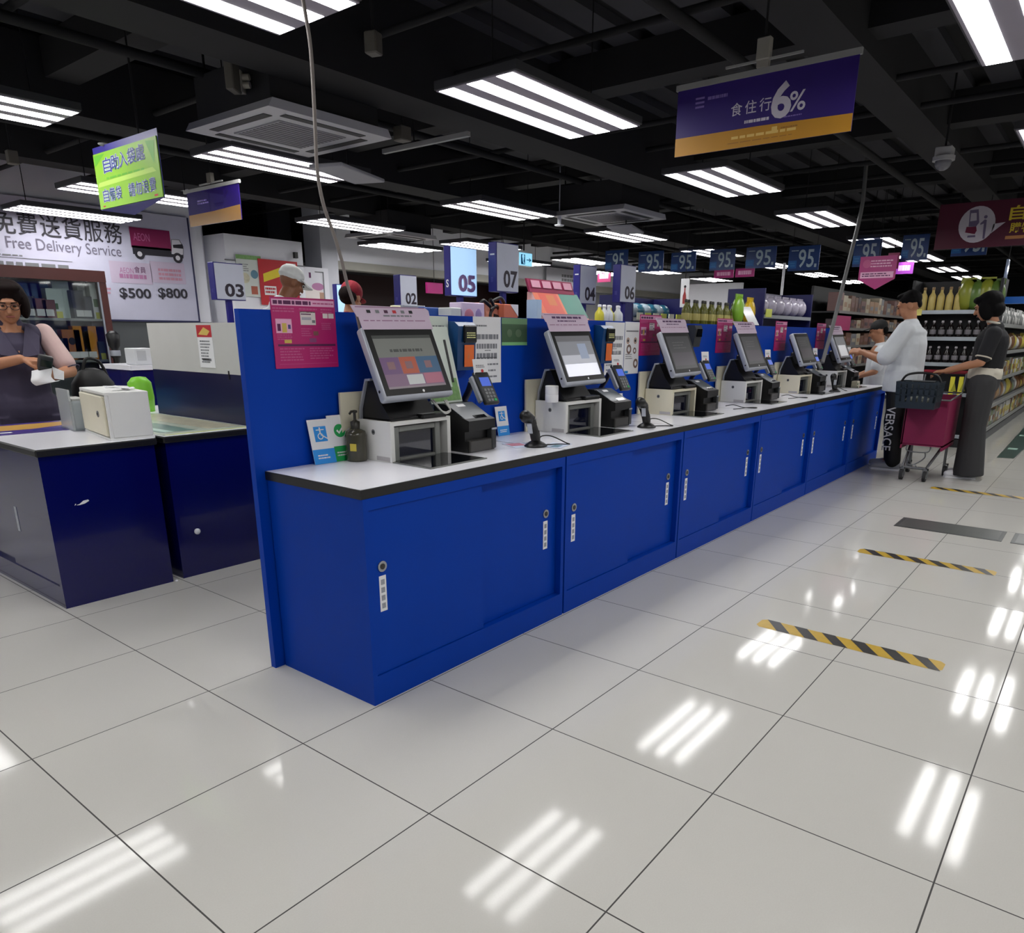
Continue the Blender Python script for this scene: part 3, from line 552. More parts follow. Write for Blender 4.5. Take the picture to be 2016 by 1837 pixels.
# leaflets under the first hand scanner
b = MB(); f = Fr((1.39, 1.41, ZC), (1, -.45, 0), (.45, 1, 0)); b.slab(f, 0, 0, .20, .15, .0003, .001, P('pale_blue_print', 196, 206, 226, .5)); b.rect(f, .01, .06, .09, .14, .0014, P('rose_grey_print', 190, 120, 140, .6)); b.rect(f, .10, .02, .19, .07, .0014, P('teal_grey_print', 90, 130, 150, .6)); b.lines(f, .1, .08, .19, .14, 4, .0014, ink, .5); one('leaflet', b, 'printed leaflets on the counter left of the first hand scanner', 'leaflet')
b = MB(); f = Fr((1.52, 1.25, ZC), (1, .25, 0), (-.25, 1, 0)); b.slab(f, 0, 0, .16, .10, .0003, .0012, P('pale_blue_print', 196, 206, 226, .5)); b.rect(f, .02, .02, .09, .06, .0016, P('teal_grey_print', 90, 130, 150, .6)); one('leaflet', b, 'pale blue leaflet at the counter seam in front of the hand scanner', 'leaflet')
b = MB(); b.box(-.05, .05, -.03, .03, 0, .05, cream, .004); b.box(-.04, .0, -.031, .031, .012, .03, P('dull_green_print', 90, 120, 80, .6)); one('small_box', b, 'small cream box on the counter by the sixth scanner', 'box', (7.20, 1.45, ZC))
# ------------------------------------------------------------------ staffed counters on the left
ZL = .79
lnavy = P('deep_navy_laminate', 4, 5, 78, .2, coat=.4, vary=.05)
def left_counter(x0, x1, y0, y1, label, doors):
    t = thing('service_counter', label, 'counter', (x0, y0, 0), 0, 'navy service counters')
    W, D = x1-x0, y1-y0; b = MB(); b.box(.035 if doors else 0, W, 0, D, 0, .755, lnavy)
    if doors:
        b.box(0, .035, 0, .03, 0, .755, lnavy); b.box(0, .035, D-.03, D, 0, .755, lnavy); b.box(0, .035, .03, D-.03, 0, .11, lnavy); b.box(0, .035, .03, D-.03, .715, .755, lnavy)
    b.build('cabinet_body', t)
    b = MB(); b.box(-.012, W+.012, -.015, D, .755, ZL, edgeb, .006); b.slab(frz((0, 0, ZL)), -.006, -.009, W+.008, D-.004, -.004, .0008, white, .003); b.build('worktop', t, label='white worktop with black edge')
    if doors:
        for s in (0, 1):
            y = .03+s*(D/2-.03); b = MB(); b.box((.006, .02)[s], (.02, .034)[s], y, y+D/2, .11, .715, lnavy); d = b.build('sliding_door', t)
            if s == 0: b = MB(); b.box(.004, .006, .45, .48, .32, .45, silver); b.build('pull_handle', d, label='pale pull handle')
    return t
c1 = left_counter(.017, .556, 3.165, 4.36, 'navy service counter carrying the white lock box, nearest on the left', True)
c2 = left_counter(.617, 1.15, 3.172, 4.36, 'navy service counter with a round knob, behind the blue panel end', False)
b = MB(); b.lathe([(.0, 0), (.006, .001), (.008, .008), (.016, .014), (.017, .022), (.01, .027), (0, .028)], (0, 0, 0), paper, 16)
kb = b.build('knob', c2, (.102, -.001, .255)); kb.rotation_euler.x = PI/2; kb['label'] = 'round white knob'
f = fry((0, -.0008, 0)); b = MB(); b.poly(f, [(.125, .505), (.14, .508), (.16, .522), (.182, .524), (.186, .517), (.165, .507), (.14, .503)], 0, paper); b.poly(f, [(.118, .503), (.124, .508), (.126, .512), (.121, .512)], 0, paper); b.build('torn_sticker', c1, label='torn white paper scrap')
b = MB(); b.ell((0, 0, .006), .008, .008, .006, paper); one('paper_scrap', b, 'tiny white scrap on the floor between the navy counters', 'litter', (.566, 3.15, 0))
# printed mats on the worktops
b = MB(); q = [AZ(*p, ZL) for p in ((0, 836), (130, 824), (128, 795), (0, 797))]; f = frz((0, 0, ZL+.0012)); mp = P('violet_print', 62, 40, 130, .35)
b.box(.02, .54, 3.83, 4.34, ZL+.0009, ZL+.003, mp); f = frz((0, 0, ZL+.0034)); b.poly(f, [(.10, 4.02), (.28, 4.0), (.53, 4.1), (.53, 4.27), (.02, 4.27), (.02, 4.1)], 0, P('ochre_print', 196, 150, 70, .4)); b.poly(f, [(.25, 3.90), (.52, 3.87), (.53, 4.0), (.28, 3.96)], .0004, dblue); b.box(.06, .16, 3.9, 3.93, ZL+.003, ZL+.0042, paper)
one('counter_mat', b, 'violet and ochre printed mat on the left counter before the cashier', 'mat')
b = MB(); b.box(.63, 1.14, 3.19, 4.33, ZL+.0009, ZL+.0026, P('pale_green_mat', 206, 216, 196, .25)); f = frz((0, 0, ZL+.003)); b.rect(f, .66, 3.3, .86, 4.2, 0, P('sea_green_print', 108, 144, 132, .3)); b.rect(f, .69, 3.3, .74, 4.2, .0004, P('pale_mint_print', 190, 220, 208, .3)); b.rect(f, .93, 3.3, 1.12, 4.28, 0, P('beige_print', 200, 196, 170, .3, vary=.4, scale=22)); b.rect(f, .64, 3.195, 1.13, 3.215, 0, P('lime_print', 220, 224, 120, .4))
one('counter_mat', b, 'pale green printed mat on the counter behind the blue panel end', 'mat')
# white lock box
t = thing('lock_box', 'white lock box with a cream door on the left counter', 'box', (.367, 3.2, ZL+.0008), math.radians(-9))
b = MB(); b.box(.012, .2, 0, .50, .012, .23, wpaint, .004); b.box(0, .2, 0, .5, .222, .238, wpaint, .003); b.box(-.004, .204, -.004, .504, 0, .012, wpaint); b.box(0, .012, 0, .02, .012, .222, wpaint); b.box(0, .012, .48, .5, .012, .222, wpaint); b.build('case', t)
b = MB(); b.box(-.012, .004, .03, .47, .02, .216, cream, .003); d = b.build('door', t, label='cream door'); b = MB(); b.cyl((-.012, .13, .125), (-.016, .13, .125), .016, grey); b.cyl((-.016, .13, .125), (-.018, .13, .125), .007, ink); b.build('lock', d)
b = MB(); rg = random.Random(5)
for i in range(6): fr = Fr((rg.uniform(.03, .12), rg.uniform(.1, .4), .239+.004*i), (1, rg.uniform(-.3, .3), rg.uniform(-.1, .1)), (rg.uniform(-.3, .3), 1, .05)); b.slab(fr, 0, 0, .06, .05, 0, .001, paper)
o = one('paper_slips', b, 'loose paper slips lying on top of the white lock box', 'paper', (.367, 3.2, ZL+.0008), math.radians(-9)); o['kind'] = 'stuff'
clear = film('clear_acrylic', 200, 210, 215, .35)
t = thing('leaflet_holder', 'clear acrylic leaflet holder behind the white lock box', 'holder', (.40, 3.74, ZL+.003), math.radians(-6))
b = MB(); b.box(0, .01, 0, .22, 0, .22, film('frosted_acrylic', 196, 200, 200, .75)); b.box(0, .12, 0, .008, 0, .16, clear); b.box(.0, .12, .21, .22, 0, .16, clear); b.box(0, .12, 0, .22, 0, .008, clear); b.build('holder_shell', t)
b = MB(); b.box(.02, .09, .012, .2, .01, .17, P('grey_leaflets', 176, 176, 172, .6, vary=.2, scale=20)); b.build('leaflet_stack', t)
# blue carton and green bag on the far counter
p = AY(186, 768, 4.6); q = AY(266, 768, 4.6); b = MB(); W = q.x-p.x; b.box(0, W, 0, .18, 0, .13, P('light_blue_carton', 110, 176, 220, .5), .004); b.add([(0, -.001, .10), (W*.3, -.001, .10), (W*.4, -.001, .085), (W, -.001, .09), (W, -.001, .13), (0, -.001, .13)], [(0, 1, 2, 3, 4, 5)], P('mid_blue_carton_print', 70, 150, 210, .5)); b.ell((W*.75, -.001, .05), .02, .002, .018, paper)
one('carton', b, 'light blue carton standing behind the white lock box', 'box', (p.x, 4.6, ZL+.0))
t2 = thing('side_table', 'navy side table behind the counters carrying the blue carton', 'table', (.74, 4.45, 0)); b = MB(); b.box(0, .95, 0, .55, .74, .78, white); b.build('tabletop', t2)
for x in (.03, .9):
    for y in (.03, .5): b = MB(); b.box(x-.02, x+.02, y-.02, y+.02, 0, .74, navy); b.build('leg', t2)
p = AY(300, 800, 4.5); b = MB(); b.lathe([(.0, 0), (.1, 0), (.11, .1), (.1, .2), (.06, .235), (.02, .24)], (0, 0, 0), P('lime_green_bag', 120, 196, 40, .4), 14, sx=.8, sy=.5); one('bag', b, 'lime green bag behind the white lock box', 'bag', (p.x-.02, 4.6, .78))
# partition beyond the second counter
b = MB(); b.box(0, .03, 0, 1.16, 0, 1.08-.0, P('navy_partition', 6, 12, 60, .3, coat=.2)); b.box(0, .03, 0, 1.16, 1.08, 1.372, P('pale_grey_board', 196, 196, 192, .5)); b.box(-.004, 0, .22, .23, 1.05, 1.1, black)
one('counter_divider', b, 'divider with navy lower and pale grey upper board behind the counters', 'divider', (1.165, 3.19, 0))
f = frx((1.1645, 0, 0)); a1 = AX(386, 640, 1.165); a2 = AX(425, 725, 1.165); b = MB(); y1, y0 = a1.y, a2.y; w_ = y1-y0; h_ = a1.z-a2.z
f = frx((1.1645, y1, a2.z)); b.slab(f, 0, 0, w_, h_, 0, .002, paper); b.rect(f, 0, h_*.72, w_, h_, .0025, red); b.poly(f, [(w_*.1, h_*.78), (w_*.5, h_*.95), (w_*.9, h_*.86), (w_*.7, h_*.76)], .003, P('gold_print', 214, 184, 90, .5)); b.lines(f, w_*.15, h_*.1, w_*.85, h_*.66, 8, .0028, inkg, .45); b.rect(f, w_*.2, h_*.16, w_*.8, h_*.22, .0028, inkg)
one('notice_sheet', b, 'narrow white notice with red head on the pale divider', 'notice')
# far desk with small white machine
b = MB(); b.box(0, 1.3, 0, .6, 0, .98, navy); b.box(-.02, 1.3, -.02, .62, .98, 1.02, white); p = AY(262, 738, 6.3); one('far_desk', b, 'navy desk with white top beside the pale divider', 'desk', (p.x, 6.3, 0))
p = AY(276, 737, 6.3); q = AY(313, 712, 6.3); b = MB(); b.box(0, q.x-p.x, 0, .2, 0, .15, P('white_appliance', 220, 222, 224, .4), .008, 2); b.box(.02, .10, -.002, 0, .04, .13, P('pale_grey_face', 196, 198, 200, .4)); one('label_printer', b, 'small white machine on the far navy desk', 'printer', (p.x, 6.35, 1.02))
# ------------------------------------------------------------------ free delivery board
Yb = 9.1
tl = AY(-160, 380, Yb); brp = AY(393, 632, Yb); x0, x1, z0, z1 = 1.2, brp.x, brp.z, 2.72
f = fry((x0, Yb, z0)); W, H = x1-x0, z1-z0
t = thing('delivery_board', 'large white free delivery service board on the back wall', 'sign board', (0, 0, 0))
lb = P('board_white', 196, 196, 216, .5); b = MB(); b.slab(f, 0, 0, W, H, 0, .015, lb); b.slab(f, W-.02, 0, W, H, .0, .02, P('navy_trim', 40, 40, 80, .5)); b.slab(f, 0, -.02, W, 0, 0, .02, P('navy_trim', 40, 40, 80, .5)); b.build('board', t)
def bp(px, py): q = AY(px, py, Yb-.02); return q.x-x0, q.z-z0
b = MB(); D = .0215
# the words are placed where they stand on the board
xa, ya = bp(2, 458); xb_, yb_ = bp(240, 440)
chars = '免費送貨服務'; cx0, _ = bp(-14, 450); cx1, _ = bp(240, 450); st = (cx1-cx0)/6; _, cz0 = bp(120, 470); _, cz1 = bp(120, 427)
for i, ch in enumerate(chars): b.text(f, cx0+st*(i+.04), cz0-.0, cz1-cz0, D, ch, P('charcoal_print', 44, 42, 52, .6), bold=.008, width=st*.92)
_, e0 = bp(120, 503); _, e1 = bp(120, 474); ex0, _ = bp(14, 490); ex1, _ = bp(239, 500); b.text(f, ex0, e0, e1-e0, D, 'Free Delivery Service', P('grey_violet_print', 110, 106, 124, .6), width=ex1-ex0)
s0 = bp(0, 508); s1 = bp(140, 500); b.rect(f, s0[0]-.3, s0[1]+.012, s1[0], s0[1]+.018, D, inkg); b.lines(f, s0[0]-.3, s0[1]+.03, s0[0]+.25, s0[1]+.05, 1, D, inkg, .7, .1); s2 = bp(0, 520); b.lines(f, s2[0]-.3, s2[1]-.01, s1[0], s2[1]+.04, 1, D, inkg, .8, .02)
for tx, px, wd in (('$500', 237, 59), ('$800', 313, 55)):
    p0 = bp(px, 589); p1 = bp(px+wd, 569); b.text(f, p0[0], p0[1], p1[1]-p0[1], D, tx, P('charcoal_print', 44, 42, 52, .6), bold=.025, width=p1[0]-p0[0])
for xq, xr in ((220, 296), (300, 362)):
    p0 = bp(xq, 556); p1 = bp(xr, 519); b.rect(f, p0[0], p0[1], p1[0], p1[1], D-.003, P('pale_rose_board', 196, 182, 204, .6))
p0 = bp(236, 537); p1 = bp(262, 528); b.text(f, p0[0], p0[1], p1[1]-p0[1], D, 'AEON', P('mauve_print2', 176, 120, 160, .6), width=p1[0]-p0[0]); p1 = bp(286, 526); p0 = bp(265, 537); b.text(f, p0[0], p0[1], p1[1]-p0[1], D, '會員', P('dark_mauve_print', 110, 60, 100, .6), width=p1[0]-p0[0])
p0 = bp(236, 548); p1 = bp(288, 541); b.lines(f, p0[0], p0[1], p1[0], p1[1], 1, D, P('mauve_print2', 176, 120, 160, .6), .8, .02); p0 = bp(314, 552); p1 = bp(358, 530); b.lines(f, p0[0], p0[1], p1[0], p1[1], 3, D, P('rose_print2', 196, 140, 160, .6), .6, .1)
p0 = bp(211, 580); p1 = bp(219, 565); b.lines(f, p0[0]-.04, p0[1], p1[0], p1[1], 2, D, P('rose_print2', 196, 140, 160, .6), .5)
# delivery truck drawing
p0 = bp(259, 487); p1 = bp(333, 455); mg = P('crimson_print', 140, 24, 84, .5); b.rect(f, p0[0], p0[1], p1[0], p1[1], D, mg); q0 = bp(263, 473); q1 = bp(293, 461); b.text(f, q0[0], q0[1], q1[1]-q0[1], D+.001, 'AEON', P('rose_lettering', 200, 110, 160, .6), width=q1[0]-q0[0])
p0 = bp(262, 500); p1 = bp(336, 490); dk = P('charcoal_print', 44, 42, 52, .6); b.rect(f, p0[0], p0[1], p1[0], p1[1], D, dk)
cab = [bp(*q) for q in ((338, 502), (338, 472), (352, 473), (360, 486), (360, 506))]; b.poly(f, [bp(*q) for q in ((337, 503), (337, 471), (353, 472), (361, 485), (361, 508))], D-.0005, inkg); b.poly(f, cab, D, P('truck_white', 226, 224, 232, .5)); b.poly(f, [bp(*q) for q in ((340, 482), (341, 488), (361, 490), (359, 481))], D+.001, dk); b.poly(f, [bp(*q) for q in ((336, 500), (336, 506), (361, 509), (361, 502))], D+.0006, dk)
for px, py in ((275, 500), (350, 508)): c = bp(px, py); b.ring(f, c[0], c[1], .03, .062, D+.0015, dk); b.disc(f, c[0], c[1], .03, D+.0016, P('truck_white', 226, 224, 232, .5))
b.build('printing', t, label='printed lettering, prices and delivery truck')
# ------------------------------------------------------------------ glass display cabinet with goods
Yc = 8.5; trc = AY(205, 534, Yc); xr = trc.x; zt = trc.z; xl = xr-1.75
brn = P('brown_wood_frame', 84, 40, 36, .45); cwall = P('cabinet_inside_grey', 120, 124, 122, .5)
t = thing('display_cabinet', 'tall brown-framed glass display cabinet behind the cashier', 'cabinet', (xl, Yc, 0))
W = xr-xl; b = MB(); b.box(0, .07, 0, .4, 0, zt, brn); b.box(W-.07, W, 0, .4, 0, zt, brn); b.box(0, W, -.01, .42, zt-.12, zt, brn); b.box(0, W, 0, .4, 0, .5, brn); b.build('frame', t)
b = MB(); b.box(.07, W-.07, .38, .4, .5, zt-.12, cwall); b.build('back_board', t)
SZ = [.62, 1.0, 1.45]
for z in SZ: b = MB(); b.box(.07, W-.07, .03, .38, z-.025, z, P('shelf_grey', 150, 154, 152, .3)); b.build('shelf', t)
b = MB(); b.box(.07, W-.07, .012, .018, .5, zt-.12, glass('cabinet_glass', (.94, .97, .96), .03, .06)); b.build('glass_door', t); b = MB(); b.box(W-.09, W-.072, .004, .02, .5, zt-.12, silver); b.build('door_edge', t)
def goods(name, px, py, w, h, z, mat, label, cat, dep=.12, y=None, extra=None, grp='goods in the glass cabinet'):
    p = AY(px, py, Yc+.15); b = MB(); b.box(-w/2, w/2, 0, dep, 0, h, mat, .003)
    if extra: extra(b, w, h)
    return one(name, b, label, cat, (p.x, Yc+(y or .12), z), 0, grp)
def tagx(b, w, h): b.box(-w*.25, w*.3, -.005, -.0005, .0, .07, P('lime_tag', 206, 206, 70, .6))
def tagw(b, w, h): b.box(-w*.3, w*.3, -.005, -.0005, .02, .09, paper)
def gprint(b, w, h): b.box(-w*.3, w*.1, -.003, -.0005, h*.3, h*.5, P('dull_green_print', 90, 120, 80, .6)); tagx(b, w, h)
pkg = P('pale_mint_carton', 206, 220, 214, .5)
goods('carton', 112, 620, .17, .31, SZ[2], pkg, 'lower pale mint carton on the cabinet top shelf', 'box', extra=gprint); goods('carton', 130, 610, .17, .41, SZ[2], pkg, 'taller pale mint carton on the cabinet top shelf', 'box', y=.2)
goods('carton', 191, 610, .12, .43, SZ[2], P('white_carton', 214, 218, 216, .5), 'tall white carton at the right end of the cabinet top shelf', 'box', extra=gprint); goods('carton', 172, 590, .10, .38, SZ[2], P('white_carton', 214, 218, 216, .5), 'white carton behind the right one on the top shelf', 'box', y=.25)
dg = P('dusky_carton', 66, 70, 78, .5, vary=.5, scale=9); rc = P('dusky_rose_carton', 122, 78, 80, .5); bl = P('dusky_blue_carton', 60, 96, 126, .5)
for i, (px, m, h, l) in enumerate(((58, dg, .22, 'dark'), (78, rc, .2, 'dusky rose'), (96, rc, .19, 'second dusky rose'), (155, dg, .3, 'dark tall'), (170, dg, .24, 'dark small'))): goods('carton', px, 620, .13, h, SZ[2], m, l+' carton with white tag on the cabinet top shelf', 'box', y=.1, extra=tagw)
for i, px in enumerate((62, 80, 97)): goods('carton', px, 600, .12, .36, SZ[2], bl, 'dull blue cartons at the back of the cabinet top shelf', 'box', y=.25, grp='blue cartons in the glass cabinet')
def obox(b, w, h): b.ell((0, -.001, h*.62), w*.2, .003, h*.12, ink); tagw(b, w, h)
oc = P('orange_carton', 214, 140, 30, .5); goods('carton', 143, 690, .19, .33, SZ[1], P('burnt_orange_carton', 176, 106, 40, .5), 'burnt orange carton with dark picture on the cabinet middle shelf', 'box', extra=obox)
goods('carton', 163, 690, .16, .37, SZ[1], oc, 'left of two tall orange cartons on the middle shelf', 'box', extra=tagw); goods('carton', 179, 690, .16, .37, SZ[1], oc, 'right of two tall orange cartons on the middle shelf', 'box', extra=tagw)
goods('tin', 120, 690, .16, .24, SZ[1], P('black_tin', 24, 26, 26, .3), 'black tin left of the orange cartons', 'tin', extra=tagx); goods('carton', 201, 690, .12, .2, SZ[1], dg, 'dark carton right of the orange cartons', 'box', extra=tagx); goods('carton', 172, 735, .2, .2, SZ[0], P('grey_carton', 120, 126, 124, .5), 'grey carton on the cabinet lower shelf', 'box', extra=tagx)
# barrier post by the cabinet
p = AY(228, 700, 8.2); b = MB(); b.lathe([(.0, 0), (.16, 0), (.16, .02), (.03, .04), (.032, 1.02), (.05, 1.04), (.05, 1.1), (.035, 1.12), (.06, 1.16), (.07, 1.28), (.03, 1.32), (0, 1.32)], (0, 0, 0), black, 16); b.lathe([(.051, 1.05), (.053, 1.06), (.053, 1.1), (.051, 1.11)], (0, 0, 0), silver, 16); one('barrier_post', b, 'black post with silver collar beside the display cabinet', 'post', (p.x, 8.2, 0))
# ------------------------------------------------------------------ posters on the white kiosk block
def poster(px0, py0, px1, py1, Y, draw, label, mat=paper):
    a = AY(px0, py1, Y); c = AY(px1, py0, Y); W, H = c.x-a.x, c.z-a.z; f = fry((0, -.001, 0)); b = MB(); b.slab(f, 0, 0, W, H, 0, .008, mat); draw(b, fry((0, -.0095, 0)), W, H); return one('wall_poster', b, label, 'poster', (a.x, Y, a.z))
def dp1(b, f, w, h): b.rect(f, 0, h*.9, w, h, .0006, P('grass_green_print', 126, 168, 104, .6)); b.disc(f, w*.68, h*.55, w*.15, .001, P('teal_grey_print', 90, 130, 150, .6)); b.disc(f, w*.3, h*.45, w*.18, .001, P('beige_print', 200, 196, 170, .3)); b.rect(f, w*.5, h*.06, w*.76, h*.26, .001, P('terracotta_print', 170, 90, 70, .6)); b.lines(f, w*.1, h*.6, w*.5, h*.8, 4, .001, inkg, .4)
def dp2(b, f, w, h): b.poly(f, [(w*.1, h*.5), (w*.1, h*.68), (w*.75, h*.92), (w*.75, h*.72)], .001, P('yellow_print', 226, 205, 40, .5)); b.rect(f, w*.1, h*.22, w*.4, h*.42, .001, paper); b.lines(f, w*.12, h*.25, w*.38, h*.4, 2, .002, red, .6, .1); b.rect(f, w*.7, h*.9, w*.95, h*.95, .001, paper)
def dp3(b, f, w, h): b.disc(f, w*.45, h*.25, w*.4, .001, P('cream_print', 226, 216, 214, .6), ry=h*.22); b.disc(f, w*.62, h*.5, w*.2, .0012, P('mauve_print2', 176, 120, 160, .6), ry=h*.1); b.rect(f, w*.35, h*.72, w*.42, h*.86, .001, P('plum_print', 90, 30, 80, .6)); b.rect(f, w*.8, h*.15, w*.84, h*.9, .0012, inkg); b.rect(f, w*.55, h*.87, w*.84, h*.9, .0012, inkg); b.rect(f, w*.66, h*.08, w*.8, h*.35, .0014, P('skin_print', 176, 140, 120, .6)); b.rect(f, w*.1, h*.1, w*.2, h*.2, .0014, inkg)
poster(471, 505, 512, 583, 8.78, dp1, 'pale poster with green head and small cup on the white kiosk', P('pale_grey_print', 206, 212, 206, .6)); poster(515, 516, 584, 600, 8.77, dp2, 'red poster with a yellow band behind the man in the white cap', red); poster(590, 529, 645, 600, 8.85, dp3, 'white cake picture poster on the grey pillar', P('pale_grey_print2', 214, 214, 222, .6))
b = MB(); b.box(0, .05, 0, .05, 0, .08, black); p = AY(583, 508, 8.7); one('wall_speaker', b, 'small black device at the corner of the white kiosk', 'speaker', (p.x, 8.72, p.z))
# ------------------------------------------------------------------ things hung from the ceiling
acw = P('air_conditioner_white', 188, 188, 192, .45); slot = P('vent_slot_dark', 26, 26, 28, .6)
t = thing('air_conditioner', 'large square ceiling air conditioner crossed by the hanging cable', 'air conditioner', (2.0, 3.8, 2.55), 0, 'square ceiling air conditioners')
b = MB(); h = .46; b.prism([(-h, .0), (h, .0), (h-.03, .05), (-h+.03, .05)], 'y', -h, h, acw); b.box(-.4, .4, -.4, .4, .05, .3, P('air_conditioner_body', 24, 24, 26, .7)); b.build('panel_housing', t)
b = MB(); b.box(-.25, .25, -.25, .25, -.006, .001, P('air_grille_grey', 150, 150, 154, .6)); 
for i in range(12): b.box(-.235, .235, -.235+.04*i, -.222+.04*i, -.009, -.005, P('air_grille_line', 112, 112, 116, .6))
b.build('intake_grille', t)
for i, (x0, x1, y0, y1) in enumerate(((-.3, .3, .33, .39), (-.3, .3, -.39, -.33), (.33, .39, -.3, .3), (-.39, -.33, -.3, .3))): b = MB(); b.box(x0, x1, y0, y1, -.003, .002, slot); b.build('air_slot', t, label='dark air slot')
for sx in (-.35, .35):
    for sy in (-.35, .35): b = MB(); b.cyl((sx, sy, .3), (sx, sy, .75), .008, cbm, n=6); b.build('hanging_rod', t)
dup(t, (6.2, 4.0, 2.55), 'square ceiling air conditioner above the 04 and 06 lane signs'); p = AZ(770, 470, 2.6); dup(t, (p.x, p.y, 2.6), 'small far ceiling air conditioner by the white fascia, above the 02 sign')
def block(name, px, py, z, w, d, h, mat, label, cat, rz=0, extra=None):
    p = AZ(px, py, z); b = MB(); b.box(-w/2, w/2, -d/2, d/2, -h/2, h/2, mat, .006)
    b.cyl((0, 0, h/2), (0, 0, 3.29-z), .008, cbm, n=6)
    if extra: extra(b)
    return one(name, b, label, cat, tuple(p), rz)
beige = P('beige_box', 92, 88, 80, .6)
def jx(b): b.box(.04, .1, -.03, .03, -.06, .05, P('pale_connector', 176, 172, 160, .5)); b.cyl((.07, -.03, -.02), (.07, -.07, -.02), .018, P('pale_connector', 176, 172, 160, .5)); b.cyl((.07, -.03, .02), (.07, -.07, .02), .018, P('pale_connector', 176, 172, 160, .5))
block('junction_box', 458, 152, 2.72, .11, .05, .15, beige, 'beige junction box on the black ceiling left of the hanging cable', 'junction box', .6, jx)
block('junction_box', 735, 86, 2.74, .07, .07, .10, beige, 'beige junction box on the ceiling right of the hanging cable', 'junction box', .3)
block('junction_box', 792, 264, 2.62, .09, .09, .09, beige, 'small beige clip above the white hanging rail', 'clip')
block('junction_box', 24, 310, 2.62, .07, .07, .1, beige, 'small beige ceiling box near the left edge', 'junction box')
def dome(b): b.ell((0, 0, -.07), .06, .06, .06, P('sensor_grey', 110, 110, 116, .3)); b.cyl((0, 0, -.03), (0, 0, -.06), .08, P('pale_sensor', 170, 170, 172, .5))
block('ceiling_camera', 1860, 300, 2.7, .12, .12, .07, P('pale_sensor', 170, 170, 172, .5), 'pale dome camera on the ceiling above the maroon sign', 'camera', 0, dome)
def rail(name, pts, r, mat, label, cat):
    b = MB(); b.tube(pts, r, mat, 8); return one(name, b, label, cat)
wr = P('dull_white_rail', 150, 150, 148, .5)
b = MB(); b.box(-.015, .015, -.42, .42, -.015, .015, wr); b.cyl((0, .1, 0), (0, .1, .62), .006, cbm, n=6); p = AZ(835, 282, 2.58); one('hanging_rail', b, 'white rail hanging beside the large air conditioner', 'rail', tuple(p))
p = AZ(686, 342, 2.42); b = MB(); b.box(-.3, .3, -.13, .13, -.012, .012, P('pale_sign_back', 150, 150, 156, .5), .005); b.cyl((0, 0, .01), (0, 0, .8), .006, cbm, n=6); one('hanging_board', b, 'pale blank hanging board below the air conditioner behind the cable', 'board', tuple(p), .35)
p = AZ(1232, 452, 2.44); b = MB(); b.box(-.3, .3, -.14, .14, -.012, .012, P('pale_sign_back', 150, 150, 156, .5), .005); b.cyl((0, 0, .01), (0, 0, .098), .006, cbm, n=6); one('hanging_board', b, 'pale blank hanging board below the far square air conditioner', 'board', tuple(p), .3)
p = AZ(1101, 445, 2.45); b = MB(); b.lathe([(.05, 0), (.055, .012), (.02, .02), (.022, .1), (.012, .13), (.006, .14), (.006, .84)], (0, 0, 0), P('white_sensor', 226, 228, 232, .4), 14); one('ceiling_sensor', b, 'small white sensor hanging left of the far square air conditioner', 'sensor', tuple(p))
# hanging cable and leaning conduit
cab_pts = [AY(x, y, 1.70) for x, y in ((586, -60), (600, 20), (612, 100), (620, 240), (624, 330), (636, 400), (655, 455), (672, 510), (684, 560), (700, 610), (710, 655))]
rail('hanging_cable', [cab_pts[0]+V((-.12, 0, .6))]+spline(cab_pts, 4), .0065, P('dusty_grey_cable', 128, 120, 116, .7), 'long grey cable hanging from the ceiling to the first screen', 'cable')
pp = [AY(x, y, 1.58) for x, y in ((1699, 395), (1690, 440), (1660, 560), (1640, 640), (1619, 714))]
rail('hanging_conduit', [pp[0]+V((.3, .1, .5))]+spline(pp, 4), [.02]*18, P('grey_conduit', 112, 112, 112, .6), 'thick grey conduit leaning down to the fifth screen', 'conduit')
# --- banner of purple and ochre
purple = P('violet_banner', 46, 24, 112, .4); ochre = P('ochre_banner', 196, 140, 36, .45); bt = P('banner_lettering', 206, 200, 214, .5)
def bl_board(X, TL, BL, BR, name, label, cat, thick=.008):
    a = AX(*BL, X); c = AX(*BR, X); d = AX(*TL, X); W = a.y-c.y; z0 = (a.z+c.z)/2; H = d.z-a.z
    return thing(name, label, cat, (X, a.y, z0)), Fr((0, 0, 0), (0, -1, 0), (0, 0, 1)), W, H
t, f, W, H = bl_board(2.8, (1325, 183), (1328, 310), (1675, 258), 'hanging_banner', 'wide violet and ochre banner hanging from a white rail, reading 6%', 'banner')
b = MB(); b.slab(f, 0, 0, W, H, -.006, 0, purple); b.poly(f, [(0, 0), (W, 0), (W, H*.24), (W*.5, H*.275), (0, H*.28)], .0006, ochre)
b.text(f, W*.565, H*.33, H*.52, .0012, '6', bt, bold=.03); b.text(f, W*.665, H*.40, H*.28, .0014, '%', bt, bold=.01)
for i, ch in enumerate('食住行'): b.text(f, W*(.335+.082*i), H*(.475-.0*i), H*.19, .0012, ch, bt, bold=.005)
b.lines(f, W*.42, H*.335, W*.56, H*.39, 1, .0012, bt, .8, .02); b.lines(f, W*.64, H*.33, W*.74, H*.355, 1, .0012, P('dim_lilac_print', 130, 110, 180, .5), .7, .02); b.lines(f, W*.19, H*.78, W*.31, H*.84, 1, .0012, P('dim_lilac_print', 130, 110, 180, .5), .8, .02)
for i in range(3): b.rect(f, W*.115, H*(.69+.065*i), W*.17, H*(.72+.065*i), .0012, P('dim_lilac_print', 130, 110, 180, .5))
